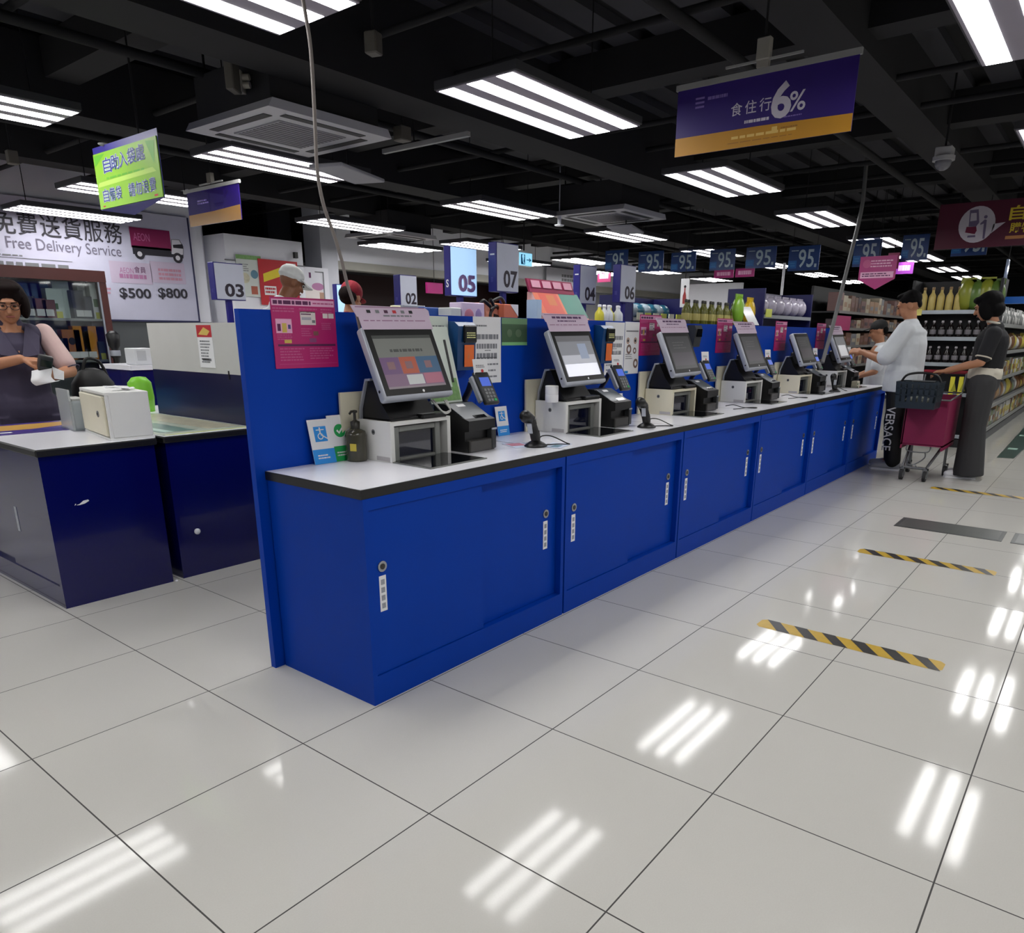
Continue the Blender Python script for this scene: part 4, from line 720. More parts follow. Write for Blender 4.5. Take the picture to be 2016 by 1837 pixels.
b.lines(f, W*.35, H*.13, W*.72, H*.18, 1, .0014, P('pale_ochre_print', 232, 196, 110, .5), .8, .02); b.lines(f, W*.33, H*.07, W*.7, H*.09, 1, .0014, P('brown_ochre_print', 160, 110, 40, .5), .6, .02); b.rect(f, W*.58, H*.175, W*.61, H*.23, .0014, P('pale_ochre_print', 232, 196, 110, .5)); b.lines(f, W*.63, H*.18, W*.72, H*.21, 1, .0014, P('brown_ochre_print', 160, 110, 40, .5), .8, .02)
b.build('printed_sheet', t)
b = MB(); b.slab(f, -.01, H, W+.01, H+.028, -.012, .006, wr); b.build('top_rail', t, label='white top rail')
b = MB(); cy = W*.5; b.slab(f, cy-.035, H+.06, cy+.035, H+.16, -.02, .02, P('dim_beige_clip', 150, 146, 138, .5), .005); b.slab(f, cy-.2, H+.058, cy+.2, H+.068, -.006, .006, wr); b.slab(f, cy-.03, H+.03, cy+.03, H+.065, -.015, .015, P('dim_beige_clip', 150, 146, 138, .5)); b.cyl(f(cy, H+.16), f(cy, H+.7), .006, cbm, n=6); b.build('ceiling_clip', t)
# --- small violet sign
t, f, W, H = bl_board(2.2, (373, 380), (375, 447), (476, 432), 'hanging_banner', 'small glossy violet and ochre sign left of the air conditioner', 'banner')
b = MB(); b.slab(f, 0, 0, W, H, -.006, 0, P('glossy_violet', 46, 30, 110, .12, coat=1)); b.poly(f, [(0, 0), (W, 0), (W, H*.42), (W*.5, H*.36), (0, H*.34)], .0006, P('dull_ochre_print', 170, 124, 60, .2, coat=.8)); b.lines(f, W*.2, H*.6, W*.45, H*.75, 2, .001, P('dim_lilac_print', 130, 110, 180, .5), .6); b.build('printed_sheet', t)
b = MB(); b.slab(f, -.04, H, W+.02, H+.025, -.01, .006, wr); b.cyl(f(W*.5, H+.02), f(W*.5, H+.9), .005, cbm, n=6); b.slab(f, W*.5-.03, H+.04, W*.5+.03, H+.11, -.015, .015, beige); b.slab(f, W*.28, H+.035, W*.72, H+.045, -.005, .005, wr); b.build('top_rail', t)
# --- green three-sided sign
A0 = AX(200, 412, 1.1); B0 = AX(324, 388, 1.1); T0 = AX(185, 300, 1.1); W = A0.y-B0.y; z0 = (A0.z+B0.z)/2; H = T0.z-A0.z
t = thing('hanging_sign', 'lime green three-sided hanging sign with blue lettering', 'sign', (1.1, A0.y, z0)); f = Fr((0, 0, 0), (0, -1, 0), (0, 0, 1)); lime = P('lime_green_board', 132, 186, 36, .45)
b = MB(); C0 = AZ(265.6, 422, z0); b.prism([(.001, .006), (.001, -W-.006), (C0.x-1.1, C0.y-A0.y)], 'z', -.004, H*1.08, P('violet_board', 48, 40, 140, .4)); b.build('sign_body', t)
b = MB(); b.slab(f, .004, .0, W-.004, H*.96, .0, .006, lime); D = .0068
b.poly(f, [(W*.02, H*.74), (W*.02, H*.93), (W*.2, H*.93)], D, P('leaf_green_print', 96, 176, 40, .5)); b.poly(f, [(W*.84, H*.93), (W*.93, H*.55), (W*.97, H*.9)], D, P('leaf_green_print', 96, 176, 40, .5)); b.poly(f, [(W*.0+.01, H*.38), (W*.95, H*.42), (W*.9, H*.5), (W*.05, H*.46)], D, P('pale_lime_print', 176, 214, 90, .5))
ol = P('pale_outline_print', 206, 214, 226, .5); bi = P('navy_lettering', 40, 56, 130, .5)
for i, ch in enumerate('自助入袋處'): b.text(f, W*(.15+.132*i), H*(.59+.012*i), H*.27, D+.0006, ch, ol, bold=.05, width=W*.14); b.text(f, W*(.155+.132*i), H*(.595+.012*i), H*.26, D+.0012, ch, bi, bold=.01, width=W*.13)
for i, ch in enumerate('自備袋 請勿浪費'):
    if ch != ' ': b.text(f, W*(.08+.106*i), H*(.10+.0*i), H*.24, D+.0006, ch, ol, bold=.05, width=W*.105); b.text(f, W*(.085+.106*i), H*.105, H*.23, D+.0012, ch, bi, bold=.005, width=W*.096)
b.lines(f, W*.18, H*.48, W*.8, H*.53, 1, D+.0006, P('leaf_green_print', 96, 176, 40, .5), .6, .05); b.rect(f, W*.06, H*.03, W*.1, H*.05, D+.0006, red); b.rect(f, W*.88, H*.03, W*.93, H*.06, D+.0006, red); b.build('green_face', t, label='lime green printed face')
b = MB(); b.cyl((.1, -W*.5, H), (.1, -W*.5, H+.9), .006, cbm, n=6); b.ell((.02, -W*.18, H+.03), .05, .02, .012, wr); b.build('hanger', t)
# --- lane number signs
navyp = P('navy_sign_side', 22, 16, 120, .35); facew = P('sign_face_white', 196, 200, 214, .35); facel = P('sign_face_lit', 176, 214, 248, .4, emit=.8); num = P('dark_numeral', 44, 36, 48, .5)
def lane(n, nl, fl, tp, fr_, bt_, Y, label, lit=False):
    a = AY(fl, bt_, Y); c = AY(fr_, tp, Y); d = AX(nl, (tp+bt_)/2, a.x); W, H, Dp = c.x-a.x, c.z-a.z, max(.06, min(.4, d.y-Y))
    t = thing('lane_sign', label, 'sign', (a.x, Y, 0), 0, 'checkout lane number signs')
    b = MB(); b.box(0, W, .004, Dp, a.z, a.z+H, navyp, .004); b.build('sign_case', t)
    f = fry((0, 0.003, a.z)); b = MB(); b.slab(f, .008, .008, W-.004, H-.008, 0, .004, facel if lit else facew)
    if n:
        b.text(f, W*.30, H*.09, H*.36, .0046, n, P('lilac_numeral', 150, 120, 176, .5) if lit else num, bold=.03, width=W*.64)
        if lit:
            b.text(f, W*.27, H*.09, H*.34, .0044, n, P('pale_rose_numeral', 226, 206, 226, .5), bold=.03, width=W*.62)
    b.build('face', t, label='numbered face')
    g = Fr((0, Dp, a.z), (0, -1, 0), (0, 0, 1)); b = MB()
    if lit: b.text(g, Dp*.3, H*.17, H*.16, .001, 'S', paper, bold=.02, width=Dp*.4)
    else: b.slab(g, Dp*.3, H*.2, Dp*.6, H*.3, 0, .001, P('dim_navy_print', 60, 56, 140, .5))
    if n in ('07', '04'): b.slab(g, Dp*.25, H*.74, Dp*.75, H*.77, 0, .001, paper)
    b.build('side_mark', t)
    b = MB(); b.box(W*.42, W*.42+.05, Dp*.4, Dp*.4+.04, 0, a.z, navyp); b.build('post', t, label='navy post')
lane('03', 412, 427, 520, 478, 590, 6.0, 'white lane sign reading 03 above the pale divider')
lane('02', 775, 789, 543, 820, 604, 5.6, 'white lane sign reading 02 behind the first screen')
lane('05', 874, 888, 490, 938, 582, 3.9, 'lit lane sign reading 05', True)
lane('07', 961, 978, 482, 1021, 574, 3.7, 'white lane sign reading 07')
lane('04', 1128, 1141, 525, 1175, 598, 4.0, 'white lane sign reading 04')
lane('06', 1206, 1220, 524, 1253, 595, 3.7, 'white lane sign reading 06')
lane('', 658, 667, 561, 693, 640, 5.0, 'lit white lane sign behind the person in the red cap', True)
# --- exit sign
p = AY(1021, 523, 6.2); q = AY(1048, 496, 6.2); W, H = q.x-p.x, q.z-p.z; t = thing('exit_sign', 'lit exit sign with running figure and arrow beside the 07 sign', 'sign', tuple(p)); f = fry((0, 0, 0))
b = MB(); b.box(0, W, 0, .06, 0, H, wpaint); b.cyl((W/2, .03, H), (W/2, .03, 3.29-p.z), .01, cbm); b.build('case', t)
eb = P('exit_blue_print', 20, 130, 180, .5); b = MB(); b.slab(f, .01, .01, W-.01, H*.86, .0, .004, P('exit_face_lit', 150, 220, 250, .4, emit=.9)); b.rect(f, W*.15, H*.12, W*.45, H*.76, .0046, eb); b.ell(f(W*.31, H*.63, .006), .025, .004, .025, P('exit_face_lit', 150, 220, 250, .4, emit=.9)); b.poly(f, [(W*.26, H*.56), (W*.38, H*.52), (W*.33, H*.34), (W*.4, H*.18), (W*.34, H*.16), (W*.28, H*.34)], .006, P('exit_face_lit', 150, 220, 250, .4, emit=.9))
b.rect(f, W*.56, H*.40, W*.8, H*.46, .0046, eb); b.poly(f, [(W*.74, H*.28), (W*.92, H*.43), (W*.74, H*.58), (W*.74, H*.5), (W*.82, H*.43), (W*.74, H*.36)], .0048, eb); b.build('face', t)
# --- row of blue 95 signs
sb = P('blue_sale_card', 10, 56, 118, .4, vary=.25, scale=5); sp = P('pale_numeral', 176, 196, 206, .5)
POS = ['leftmost, just above the 06 lane sign', 'second from the left, above the air grille row', 'third from the left', 'fourth from the left, above the magenta rounded sign', 'fifth from the left', 'sixth, left of the leaning conduit', 'behind the leaning conduit, above the magenta arrow card', 'half hidden behind the left end of the maroon sign', 'mostly hidden below the maroon sign']
for i, (l, tp, r, bo) in enumerate(((1191, 491, 1237, 534), (1256, 493, 1307, 536), (1320, 495, 1371, 536), (1396, 489, 1449, 533), (1467, 484, 1530, 529), (1550, 482, 1616, 534), (1677, 470, 1738, 526), (1772, 460, 1832, 514), (1871, 446, 1951, 505))):
    a = AX(l, bo, 9.36); c = AX(r, tp, 9.36); W = a.y-c.y; H = c.z-a.z; t = thing('sale_card', 'blue hanging card reading 95, '+POS[i], 'sign', (9.36, a.y, a.z), 0, 'row of blue hanging 95 cards')
    f = frx((0, 0, 0)); b = MB(); b.slab(f, 0, 0, W, H, -.01, 0, sb); b.rect(f, W*.0, H*.1, W*.28, H*.42, .001, P('mid_blue_print', 30, 100, 170, .5)); b.build('card', t)
    b = MB(); b.text(f, W*.33, H*.12, H*.74, .002, '95', sp, bold=.01, width=W*.5); b.lines(f, W*.08, H*.78, W*.32, H*.86, 1, .002, sp, .5, .1); b.rect(f, W*.86, H*.12, W*.93, H*.26, .002, sp); b.lines(f, W*.06, H*.16, W*.24, H*.36, 2, .002, P('light_blue_print', 60, 130, 190, .5), .6, .1); b.build('lettering', t)
    for x in (.1, .9): b = MB(); b.cyl(f(W*x, H, -.005), f(W*x, 3.29-a.z, -.005), .003, cbm, n=5); b.build('hanging_wire', t)
# --- maroon self-service sign
a = AX(1838, 492, 9.0); d = AX(1834, 405, 9.0); H = d.z-a.z; W = 1.9; t = thing('hanging_sign', 'maroon hanging sign with a white speech bubble and yellow lettering at the right edge', 'sign', (9.0, a.y, a.z)); f = frx((0, 0, 0)); mar = P('maroon_board', 78, 10, 40, .45)
b = MB(); b.slab(f, 0, 0, W, H, -.03, 0, mar); b.build('board', t)
def rp(px, py): q = AX(px, py, 9.0); return a.y-q.y, q.z-a.z
b = MB(); wb = P('bubble_white', 190, 184, 196, .5); cx, cy = rp(1923, 442); e1 = rp(1959, 442); e2 = rp(1923, 406); b.disc(f, cx, cy, e1[0]-cx, .002, wb, 28, ry=e2[1]-cy); b.poly(f, [rp(*q) for q in ((1950, 460), (1956, 441), (1980, 437))], .002, wb)
gp = P('grey_violet_figure', 104, 92, 124, .5); mr = P('maroon_figure', 110, 16, 56, .5)
b.poly(f, [rp(*q) for q in ((1907, 446), (1910, 414), (1927, 412), (1928, 438), (1922, 446))], .0026, gp); b.poly(f, [rp(*q) for q in ((1910, 436), (1912, 420), (1923, 419), (1923, 434))], .003, wb); b.poly(f, [rp(*q) for q in ((1900, 458), (1903, 447), (1922, 446), (1923, 454), (1919, 461))], .003, mr); b.poly(f, [rp(*q) for q in ((1904, 468), (1905, 464), (1920, 463), (1920, 467))], .003, gp)
c2 = rp(1941, 427); b.disc(f, c2[0], c2[1], .018, .003, gp, 12); b.poly(f, [rp(*q) for q in ((1934, 470), (1937, 440), (1930, 443), (1930, 440), (1939, 432), (1943, 433), (1941, 450), (1938, 470))], .003, gp); b.build('bubble', t, label='white speech bubble with a figure at a machine')
yl = P('yellow_lettering', 216, 190, 50, .5); b = MB()
for i, (ln, y0, y1) in enumerate((('自助', 434, 404), ('購物', 459, 438))):
    for j, ch in enumerate(ln): q0 = rp(1986, y0); q1 = rp(1986, y1); h_ = (q1[1]-q0[1])*.96; b.text(f, q0[0]+j*h_*1.05, q0[1], h_, .002, ch, yl, bold=.02, width=h_)
q0 = rp(1978, 472); q1 = rp(1978, 464); b.lines(f, q0[0], q0[1], q0[0]+.9, q1[1], 1, .002, P('tan_lettering', 176, 120, 70, .5), .8, .02); b.build('lettering', t, label='yellow lettering')
for x in (.2, 1.6): b = MB(); b.cyl(f(x, H, -.015), f(x, 3.29-a.z, -.015), .008, cbm, n=6); b.build('hanging_rod', t)
# --- magenta arrow card and rounded signs
def mcard(X, L, T, R, Bm, tip, label, mat):
    a = AX(L, Bm, X); c = AX(R, T, X); W, H = a.y-c.y, c.z-a.z; t = thing('promo_card', label, 'sign', (X, a.y, a.z), 0, 'magenta promotion cards'); f = frx((0, 0, 0)); b = MB()
    pts = [(0, 0), (W/2, -tip), (W, 0), (W, H), (0, H)] if tip else [(0, 0), (W, 0), (W, H), (0, H)]
    n = len(pts); b.add([f(x, y, 0) for x, y in pts]+[f(x, y, -.012) for x, y in pts], [tuple(range(n)), tuple(range(2*n-1, n-1, -1))]+[(i, i+n, (i+1) % n+n, (i+1) % n) for i in range(n)], mat)
    if tip: b.rect(f, W*.05, H*.05, W*.95, H*.32, .002, pinkl); b.lines(f, W*.3, H*.5, W*.9, H*.85, 3, .002, pinkl, .5); b.disc(f, W*.2, H*.68, H*.18, .002, P('rose_print', 196, 90, 140, .6)); b.lines(f, W*.1, H*.1, W*.9, H*.28, 2, .003, P('plum_print', 90, 30, 80, .6), .5)
    else: b.lines(f, W*.15, H*.25, W*.85, H*.75, 1, .002, pinkl, .9, .02)
    b.build('card', t); b = MB(); b.cyl(f(W*.5, H, -.006), f(W*.5, 3.29-a.z, -.006), .004, cbm, n=6); b.build('wire', t)
mg2 = P('magenta_card', 176, 40, 120, .45)
mcard(9.0, 1689, 502, 1768, 551, .12, 'magenta arrow-shaped hanging card by the leaning conduit', mg2); mcard(9.2, 1745, 497, 1772, 530, 0, 'narrow magenta card just behind the arrow-shaped card', P('dim_rose_card', 150, 60, 100, .5))
mcard(11.5, 1405, 530, 1445, 548, 0, 'left half of the far magenta rounded sign', mg2); mcard(11.5, 1447, 527, 1486, 546, 0, 'right half of the far magenta rounded sign', mg2); mcard(12.5, 1762, 515, 1800, 540, 0, 'violet rounded sign right of the magenta arrow card', P('violet_card', 140, 50, 160, .45)); mcard(12.2, 1176, 530, 1203, 556, 0, 'small magenta card between the 04 and 06 lane signs', P('dim_magenta_card', 150, 40, 90, .5))
# --- white card with a red bottle picture, far white posts
a = AX(1338, 605, 8.0); c = AX(1358, 548, 8.0); W, H = a.y-c.y, c.z-a.z; f = frx((0, 0, 0)); b = MB(); b.slab(f, 0, 0, W, H, -.01, 0, paper); b.poly(f, [(W*.3, H*.12), (W*.75, H*.12), (W*.7, H*.4), (W*.58, H*.55), (W*.58, H*.68), (W*.44, H*.68), (W*.44, H*.55), (W*.3, H*.4)], .002, P('brick_red_print', 160, 50, 50, .5)); b.disc(f, W*.52, H*.72, W*.14, .002, ink); b.cyl(f(W*.5, H), f(W*.5, 3.29-a.z), .004, cbm, n=6); one('hanging_card', b, 'tall white hanging card with a red bottle picture', 'sign', tuple(a))
b = MB(); q = AY(1628, 525, 3.4); p = q.copy(); p.z = AY(1600, 580, 3.0).z; p.x = AY(1600, 580, 3.0).x-.04; q.z = p.z+.45; b.cyl((0, 0, 0), (0, 0, q.z-p.z), .02, paper, n=8); p.y = 3.45; one('white_post', b, 'thin white post on top of the shelving left of the conduit', 'post', tuple(p))
# --- blue hanging strip at the right edge
a = AX(1968, 588, 9.6); c = AX(1987, 510, 9.6); W, H = a.y-c.y, c.z-a.z; f = frx((0, 0, 0)); b = MB(); b.slab(f, 0, 0, W, H*.33, -.12, 0, P('bright_blue_strip', 30, 110, 210, .3)); b.slab(f, 0, H*.33, W, H, -.12, 0, P('silvery_blue_foil', 170, 186, 220, .15, metal=.3, vary=.4, scale=18)); b.slab(f, W, -.06, W+.3, .02, -.1, 0, P('bright_blue_strip', 30, 110, 210, .3)); b.cyl(f(W/2, H, -.06), f(W/2, 3.29-a.z, -.06), .005, cbm, n=6); one('hanging_strip', b, 'blue and silver hanging strip above the right-hand shelves', 'banner', tuple(a))
# ------------------------------------------------------------------ behind the blue panel
t = thing('rear_rack', 'low navy rack standing right behind the blue panel', 'rack', (.9, 2.05, 0)); b = MB(); b.box(0, 3.9, 0, .5, 1.34, 1.375, navy); b.build('rack_top', t)
for x in (0, 1.28, 2.58, 3.86): b = MB(); b.box(x, x+.04, 0, .5, 0, 1.34, navy); b.build('upright', t)
ZR = 1.376
def pbox(name, x0, y0, x1, y1, Y, d, mat, label, cat, z=None, extra=None, grp=None):
    a = AY(x0, y1, Y); c = AY(x1, y0, Y); z0 = a.z if z is None else z; b = MB(); W, H = c.x-a.x, max(.03, c.z-z0); b.box(0, W, 0, d, 0, H, mat, min(.004, W*.1))
    if extra: extra(b, fry((0, -.0005, 0)), W, H)
    return one(name, b, label, cat, (a.x, Y, z0), 0, grp)
def ex_pics(b, f, w, h): b.ell(f(w*.3, h*.4), w*.2, .003, h*.3, P('rose_grey_print', 190, 120, 140, .6)); b.ell(f(w*.72, h*.42), w*.14, .003, h*.3, P('violet_grey_print', 150, 130, 180, .6))
lav = P('pale_lavender_carton', 216, 196, 222, .5); peach = P('peach_carton', 226, 150, 120, .5)
pbox('carton', 910, 597, 954, 622, 2.2, .1, lav, 'pale lavender carton on the panel top, below the 05 sign', 'box', ZR, ex_pics); pbox('carton', 888, 606, 908, 622, 2.2, .1, P('white_carton', 214, 218, 216, .5), 'small white carton left of the lavender one', 'box', ZR); pbox('carton', 956, 597, 986, 622, 2.25, .1, peach, 'peach carton behind the black tangled arm', 'box', ZR)
pbox('carton', 993, 600, 1020, 622, 2.2, .1, P('coral_print', 206, 112, 84, .5), 'coral carton with a white corner below the 07 sign', 'box', ZR, lambda b, f, w, h: b.poly(f, [(w*.4, h), (w, h), (w, h*.4)], .001, paper)); pbox('carton', 836, 606, 870, 622, 2.3, .1, P('mid_blue_carton', 30, 80, 160, .5), 'blue carton left of the 05 sign post', 'box', ZR); pbox('carton', 796, 602, 838, 622, 2.35, .1, P('grey_carton2', 140, 144, 154, .5), 'grey carton behind the first paper topper', 'box', ZR)
b = MB(); b.ell((0, 0, .025), .05, .04, .03, cream); b.ell((.06, .01, .02), .04, .04, .025, cream); p = AY(757, 610, 2.3); one('bread_bag', b, 'small pale bundle behind the first paper topper', 'bag', (p.x, 2.3, ZR)); pbox('sticky_note', 773, 602, 790, 612, 2.05, .02, P('pale_yellow_note', 240, 236, 190, .6), 'pale yellow card at the panel top under the 02 sign', 'card', ZR)
# black tangled gooseneck
b = MB(); o = AY(965, 610, 2.25)
for pts in (((0, 0, 0), (0, 0, .06), (.03, 0, .10), (.0, 0, .14)), ((.0, 0, .08), (.06, 0, .10), (.10, .02, .05)), ((0, 0, .1), (-.06, 0, .13), (-.08, .01, .10)), ((.03, 0, .05), (.07, 0, .04), (.10, 0, -.0)), ((.02, .02, .12), (.09, 0, .15), (.13, 0, .12))): b.tube(spline(pts, 5), .011, black)
b.cyl((0, 0, -.0), (0, 0, .012), .05, black); one('gooseneck_arm', b, 'black tangled gooseneck arm between the 05 and 07 signs', 'device arm', (o.x, 2.25, ZR))
# crimson headed sample display
a = AY(1062, 628, 2.2); W = AY(1150, 628, 2.2).x-a.x; crim = P('crimson_header', 130, 26, 66, .5)
t = thing('sample_display', 'sloped display with crimson header and orange and green pictures', 'display stand', (a.x, 2.12, ZR)); b = MB()
b.prism([(0, 0), (.18, 0), (.18, .20), (.145, .20), (.04, .04), (0, .04)], 'x', 0, W, P('pale_pink_card', 226, 176, 170, .5)); b.box(-.02, W+.02, -.01, .05, 0, .035, P('pale_amber_card', 236, 200, 140, .5)); b.build('stand_body', t)
fr = Fr((0, .04, .042), (1, 0, 0), (0, .105, .16)); L = math.hypot(.105, .16); b = MB(); b.rect(fr, .0, 0, W*.55, L, .001, P('coral_print', 206, 112, 84, .5)); b.rect(fr, W*.1, L*.15, W*.5, L*.95, .0016, P('brick_print', 196, 84, 70, .5)); b.rect(fr, W*.55, L*.05, W, L, .001, P('sea_green_print2', 70, 130, 116, .5)); b.rect(fr, W*.25, L*.5, W*.42, L*.9, .002, P('tan_orange_print', 190, 110, 66, .5)); b.rect(fr, W*.03, L*.03, W*.45, L*.12, .002, pinkl); b.build('pictures', t)
b = MB(); b.prism([(.14, .198), (.155, .198), (.185, .28), (.17, .28)], 'x', -.02, W*.93, crim); fr = Fr((-.02, .138, .2), (1, 0, 0), (0, .03, .08)); 
for i in range(4): b.rect(fr, W*(.06+.23*i), .03, W*(.24+.23*i), .075, .002, P('pale_rose_lettering', 196, 140, 160, .5))
b.build('header', t, label='crimson header'); b = MB(); b.box(-.055, -.005, .06, .14, 0, .15, P('pale_blue_carton', 176, 204, 230, .5)); b.build('side_pocket', t)
# yellow and white bottles beside it
bw = P('milky_white_bottle', 216, 220, 224, .35); by = P('yellow_bottle', 216, 206, 60, .4); 
def bottle(name, x, y, z, r, h, mat, capm, label, grp, cat='bottle', lab=None):
    t = thing(name, label, cat, (x, y, z), 0, grp); b = MB(); b.lathe([(.0, 0), (r*.95, 0), (r, h*.03), (r, h*.55), (r*.9, h*.64), (r*.4, h*.78), (r*.34, h*.9)], (0, 0, 0), mat, 12)
    if lab: b.lathe([(r*1.01, h*.2), (r*1.02, h*.21), (r*1.02, h*.46), (r*1.01, h*.47)], (0, 0, 0), lab, 12)
    b.build('bottle_body', t); b = MB(); b.lathe([(r*.4, h*.88), (r*.42, h*.89), (r*.42, h*.98), (r*.3, h)], (0, 0, 0), capm, 10); b.build('cap', t); return t
def dupb(src, x, y, z, label=None): return dup(src, (x, y, z), label)
p = AY(1180, 620, 2.4); q = AY(1224, 620, 2.4); n = 6; src = {}
for i in range(n):
    m = (by, bw, bw, by, bw, bw)[i]; x = p.x+(q.x-p.x)*i/(n-1); k = m.name
    lb_ = '%s bottle on the rack just below the 04 sign' % ('yellow' if m is by else 'milky white')
    if k not in src: src[k] = bottle('detergent_bottle', x, 2.4, ZR, .035, .16, m, white, lb_, '%s bottles below the 04 sign' % ('yellow' if m is by else 'white'))
    else: dupb(src[k], x, 2.4+.03*(i % 2), ZR)
# ------------------------------------------------------------------ shelving behind the row
shm = P('shelf_dark_metal', 60, 60, 70, .45); navf = P('navy_shelf_frame', 20, 22, 84, .4); shf = P('shelf_front_strip', 168, 172, 178, .3, metal=.3); ylab = P('lime_price_label', 200, 206, 90, .5)
def gondola(name, label, x0, x1, y0, y1, zt, zs, face, body=shm, front=shf, back=None):
    t = thing(name, label, 'shelving', (x0, y0, 0)); W, D = x1-x0, y1-y0
    bk = back or body; b = MB()
    if face == 'y': b.box(0, W, D-.04, D, 0, zt, bk); b.box(0, W, .0, D-.04, 0, .1, body)
    else: b.box(D*0+W-.04, W, 0, D, 0, zt, bk); b.box(0, W-.04, 0, D, 0, .1, body)
    b.build('back_panel', t)
    for z in zs:
        b = MB(); b.box(0, W, 0, D, z-.025, z, body)
        if face == 'y': b.box(0, W, -.012, 0, z-.035, z+.01, front)
        else: b.box(-.012, 0, 0, D, z-.035, z+.01, front)
        b.build('shelf', t)
    for s in (0, 1) if name != 'long_shelf' else ():
        b = MB()
        if face == 'y': b.box(-.03 if s == 0 else W, 0 if s == 0 else W+.03, 0, D, 0, zt, body)
        else: b.box(0, W, -.03 if s == 0 else D, 0 if s == 0 else D+.03, 0, zt, body)
        b.build('side_panel', t)
    return t
# unit with clear-topped tubs, behind the 06 sign
Y = 4.3; a = AY(1246, 626, Y); c = AY(1344, 588, Y); gondola('shelf_unit', 'navy shelf unit with clear lid and blue packs right of the 06 sign', a.x, c.x, Y, Y+.5, c.z, (a.z, 1.1, .6), 'y', navf)
rg = random.Random(11); W = c.x-a.x
for i in range(6): b = MB(); b.ell((0, 0, .1), .13, .12, .1, P('teal_blue_pack', 40, 96, 120, .3) if i % 2 else P('silver_pack', 150, 166, 178, .25), 12, 8); one('snack_pack', b, '%s rounded pack in the unit right of the 06 sign' % ('teal' if i % 2 else 'silver'), 'pack', (a.x+W*(.17+.13*i), Y+.2, a.z), 0, '%s packs right of the 06 sign' % ('teal' if i % 2 else 'silver'))
for i in range(6): b = MB(); b.box(-.07, .07, -.015, 0, 0, .09, ylab if i % 2 else P('pale_price_card', 216, 216, 200, .5)); one('price_card', b, '%s price card along the unit right of the 06 sign' % ('lime' if i % 2 else 'pale'), 'price card', (a.x+W*(.1+.16*i), Y-.014, a.z-.02), 0, '%s price cards right of the 06 sign' % ('lime' if i % 2 else 'pale'))
# olive bottles
Y = 3.0; a = AY(1358, 640, Y); c = AY(1496, 592, Y); gondola('shelf_unit', 'dark shelf unit of olive oil bottles left of the silvery bags', a.x, c.x, Y, Y+.45, a.z+.05, (a.z, 1.0, .6), 'y', P('shelf_brown_dark', 44, 36, 34, .5)); W = c.x-a.x
olive = P('olive_oil_bottle', 92, 92, 30, .2); src0 = None
for i in range(13):
    x = a.x+W*(.04+.054*i)
    if src0 is None: src0 = bottle('oil_bottle', x, Y+.1, a.z, .042, .27, olive, P('dark_olive_pump', 40, 38, 30, .4), 'olive oil bottle in the row behind the fourth screen', 'olive oil bottles in a row', lab=P('straw_label', 170, 160, 90, .5))
    else: dupb(src0, x, Y+.1+.02*(i % 2), a.z)
def bagmesh(w, h, d, mat):
    b = MB(); b.ell((0, 0, h*.5), w*.5, d*.5, h*.5, mat, 12, 8); b.box(-w*.4, w*.4, -.006, .006, h*.86, h*1.05, mat); return b
one('snack_bag', bagmesh(.26, .36, .14, P('lime_snack_bag', 116, 160, 40, .3)), 'lime green bag beside the olive oil bottles', 'bag', (a.x+W*.73, Y+.06, a.z), 0); one('snack_bag', bagmesh(.24, .34, .14, P('golden_snack_bag', 206, 170, 30, .3)), 'golden yellow bag at the right end of the oil shelf', 'bag', (a.x+W*.965, Y+.1, a.z), 0)
b = MB(); f = Fr((0, 0, 0), (.9, -.4, 0), (-.5, .3, .8)); b.slab(f, 0, 0, .16, .26, 0, .004, P('glossy_white_leaflet', 226, 226, 226, .1, coat=.6)); one('leaflet', b, 'glossy white sloped leaflet before the golden yellow bag', 'leaflet', (a.x+W*.78, Y-.06, a.z+.02)); b = MB(); b.box(-.16, .16, 0, .12, 0, .1, P('brown_tin', 96, 60, 44, .5), .01); one('tin', b, 'brown tin box on top at the right of the oil bottles', 'tin', (a.x+W*.86, Y+.3, a.z+.05))
# silvery clear bags
Y = 3.0; a = AY(1502, 640, Y); c = AY(1600, 580, Y); gondola('shelf_unit', 'navy framed shelf unit of clear silvery bags behind the fifth screen', a.x, c.x, Y, Y+.5, c.z, (a.z+.12, .9, .5), 'y', navf, back=P('grey_unit_back', 110, 108, 124, .4)); W = c.x-a.x
for i in range(6): b = bagmesh(W*.16, c.z-a.z-.2, .2, P('clear_silvery_bag', 176, 170, 186, .12, vary=.5, scale=16)); one('clear_bag', b, 'clear silvery bag in the navy unit behind the fifth screen', 'bag', (a.x+W*(.09+.163*i), Y+.12, a.z+.12), 0, 'clear silvery bags')
b = MB(); b.box(-.1, .1, -.01, 0, 0, .1, ylab); one('price_card', b, 'lime price card at the left end of the clear bag shelf', 'price card', (a.x+.12, Y-.012, a.z+.1))
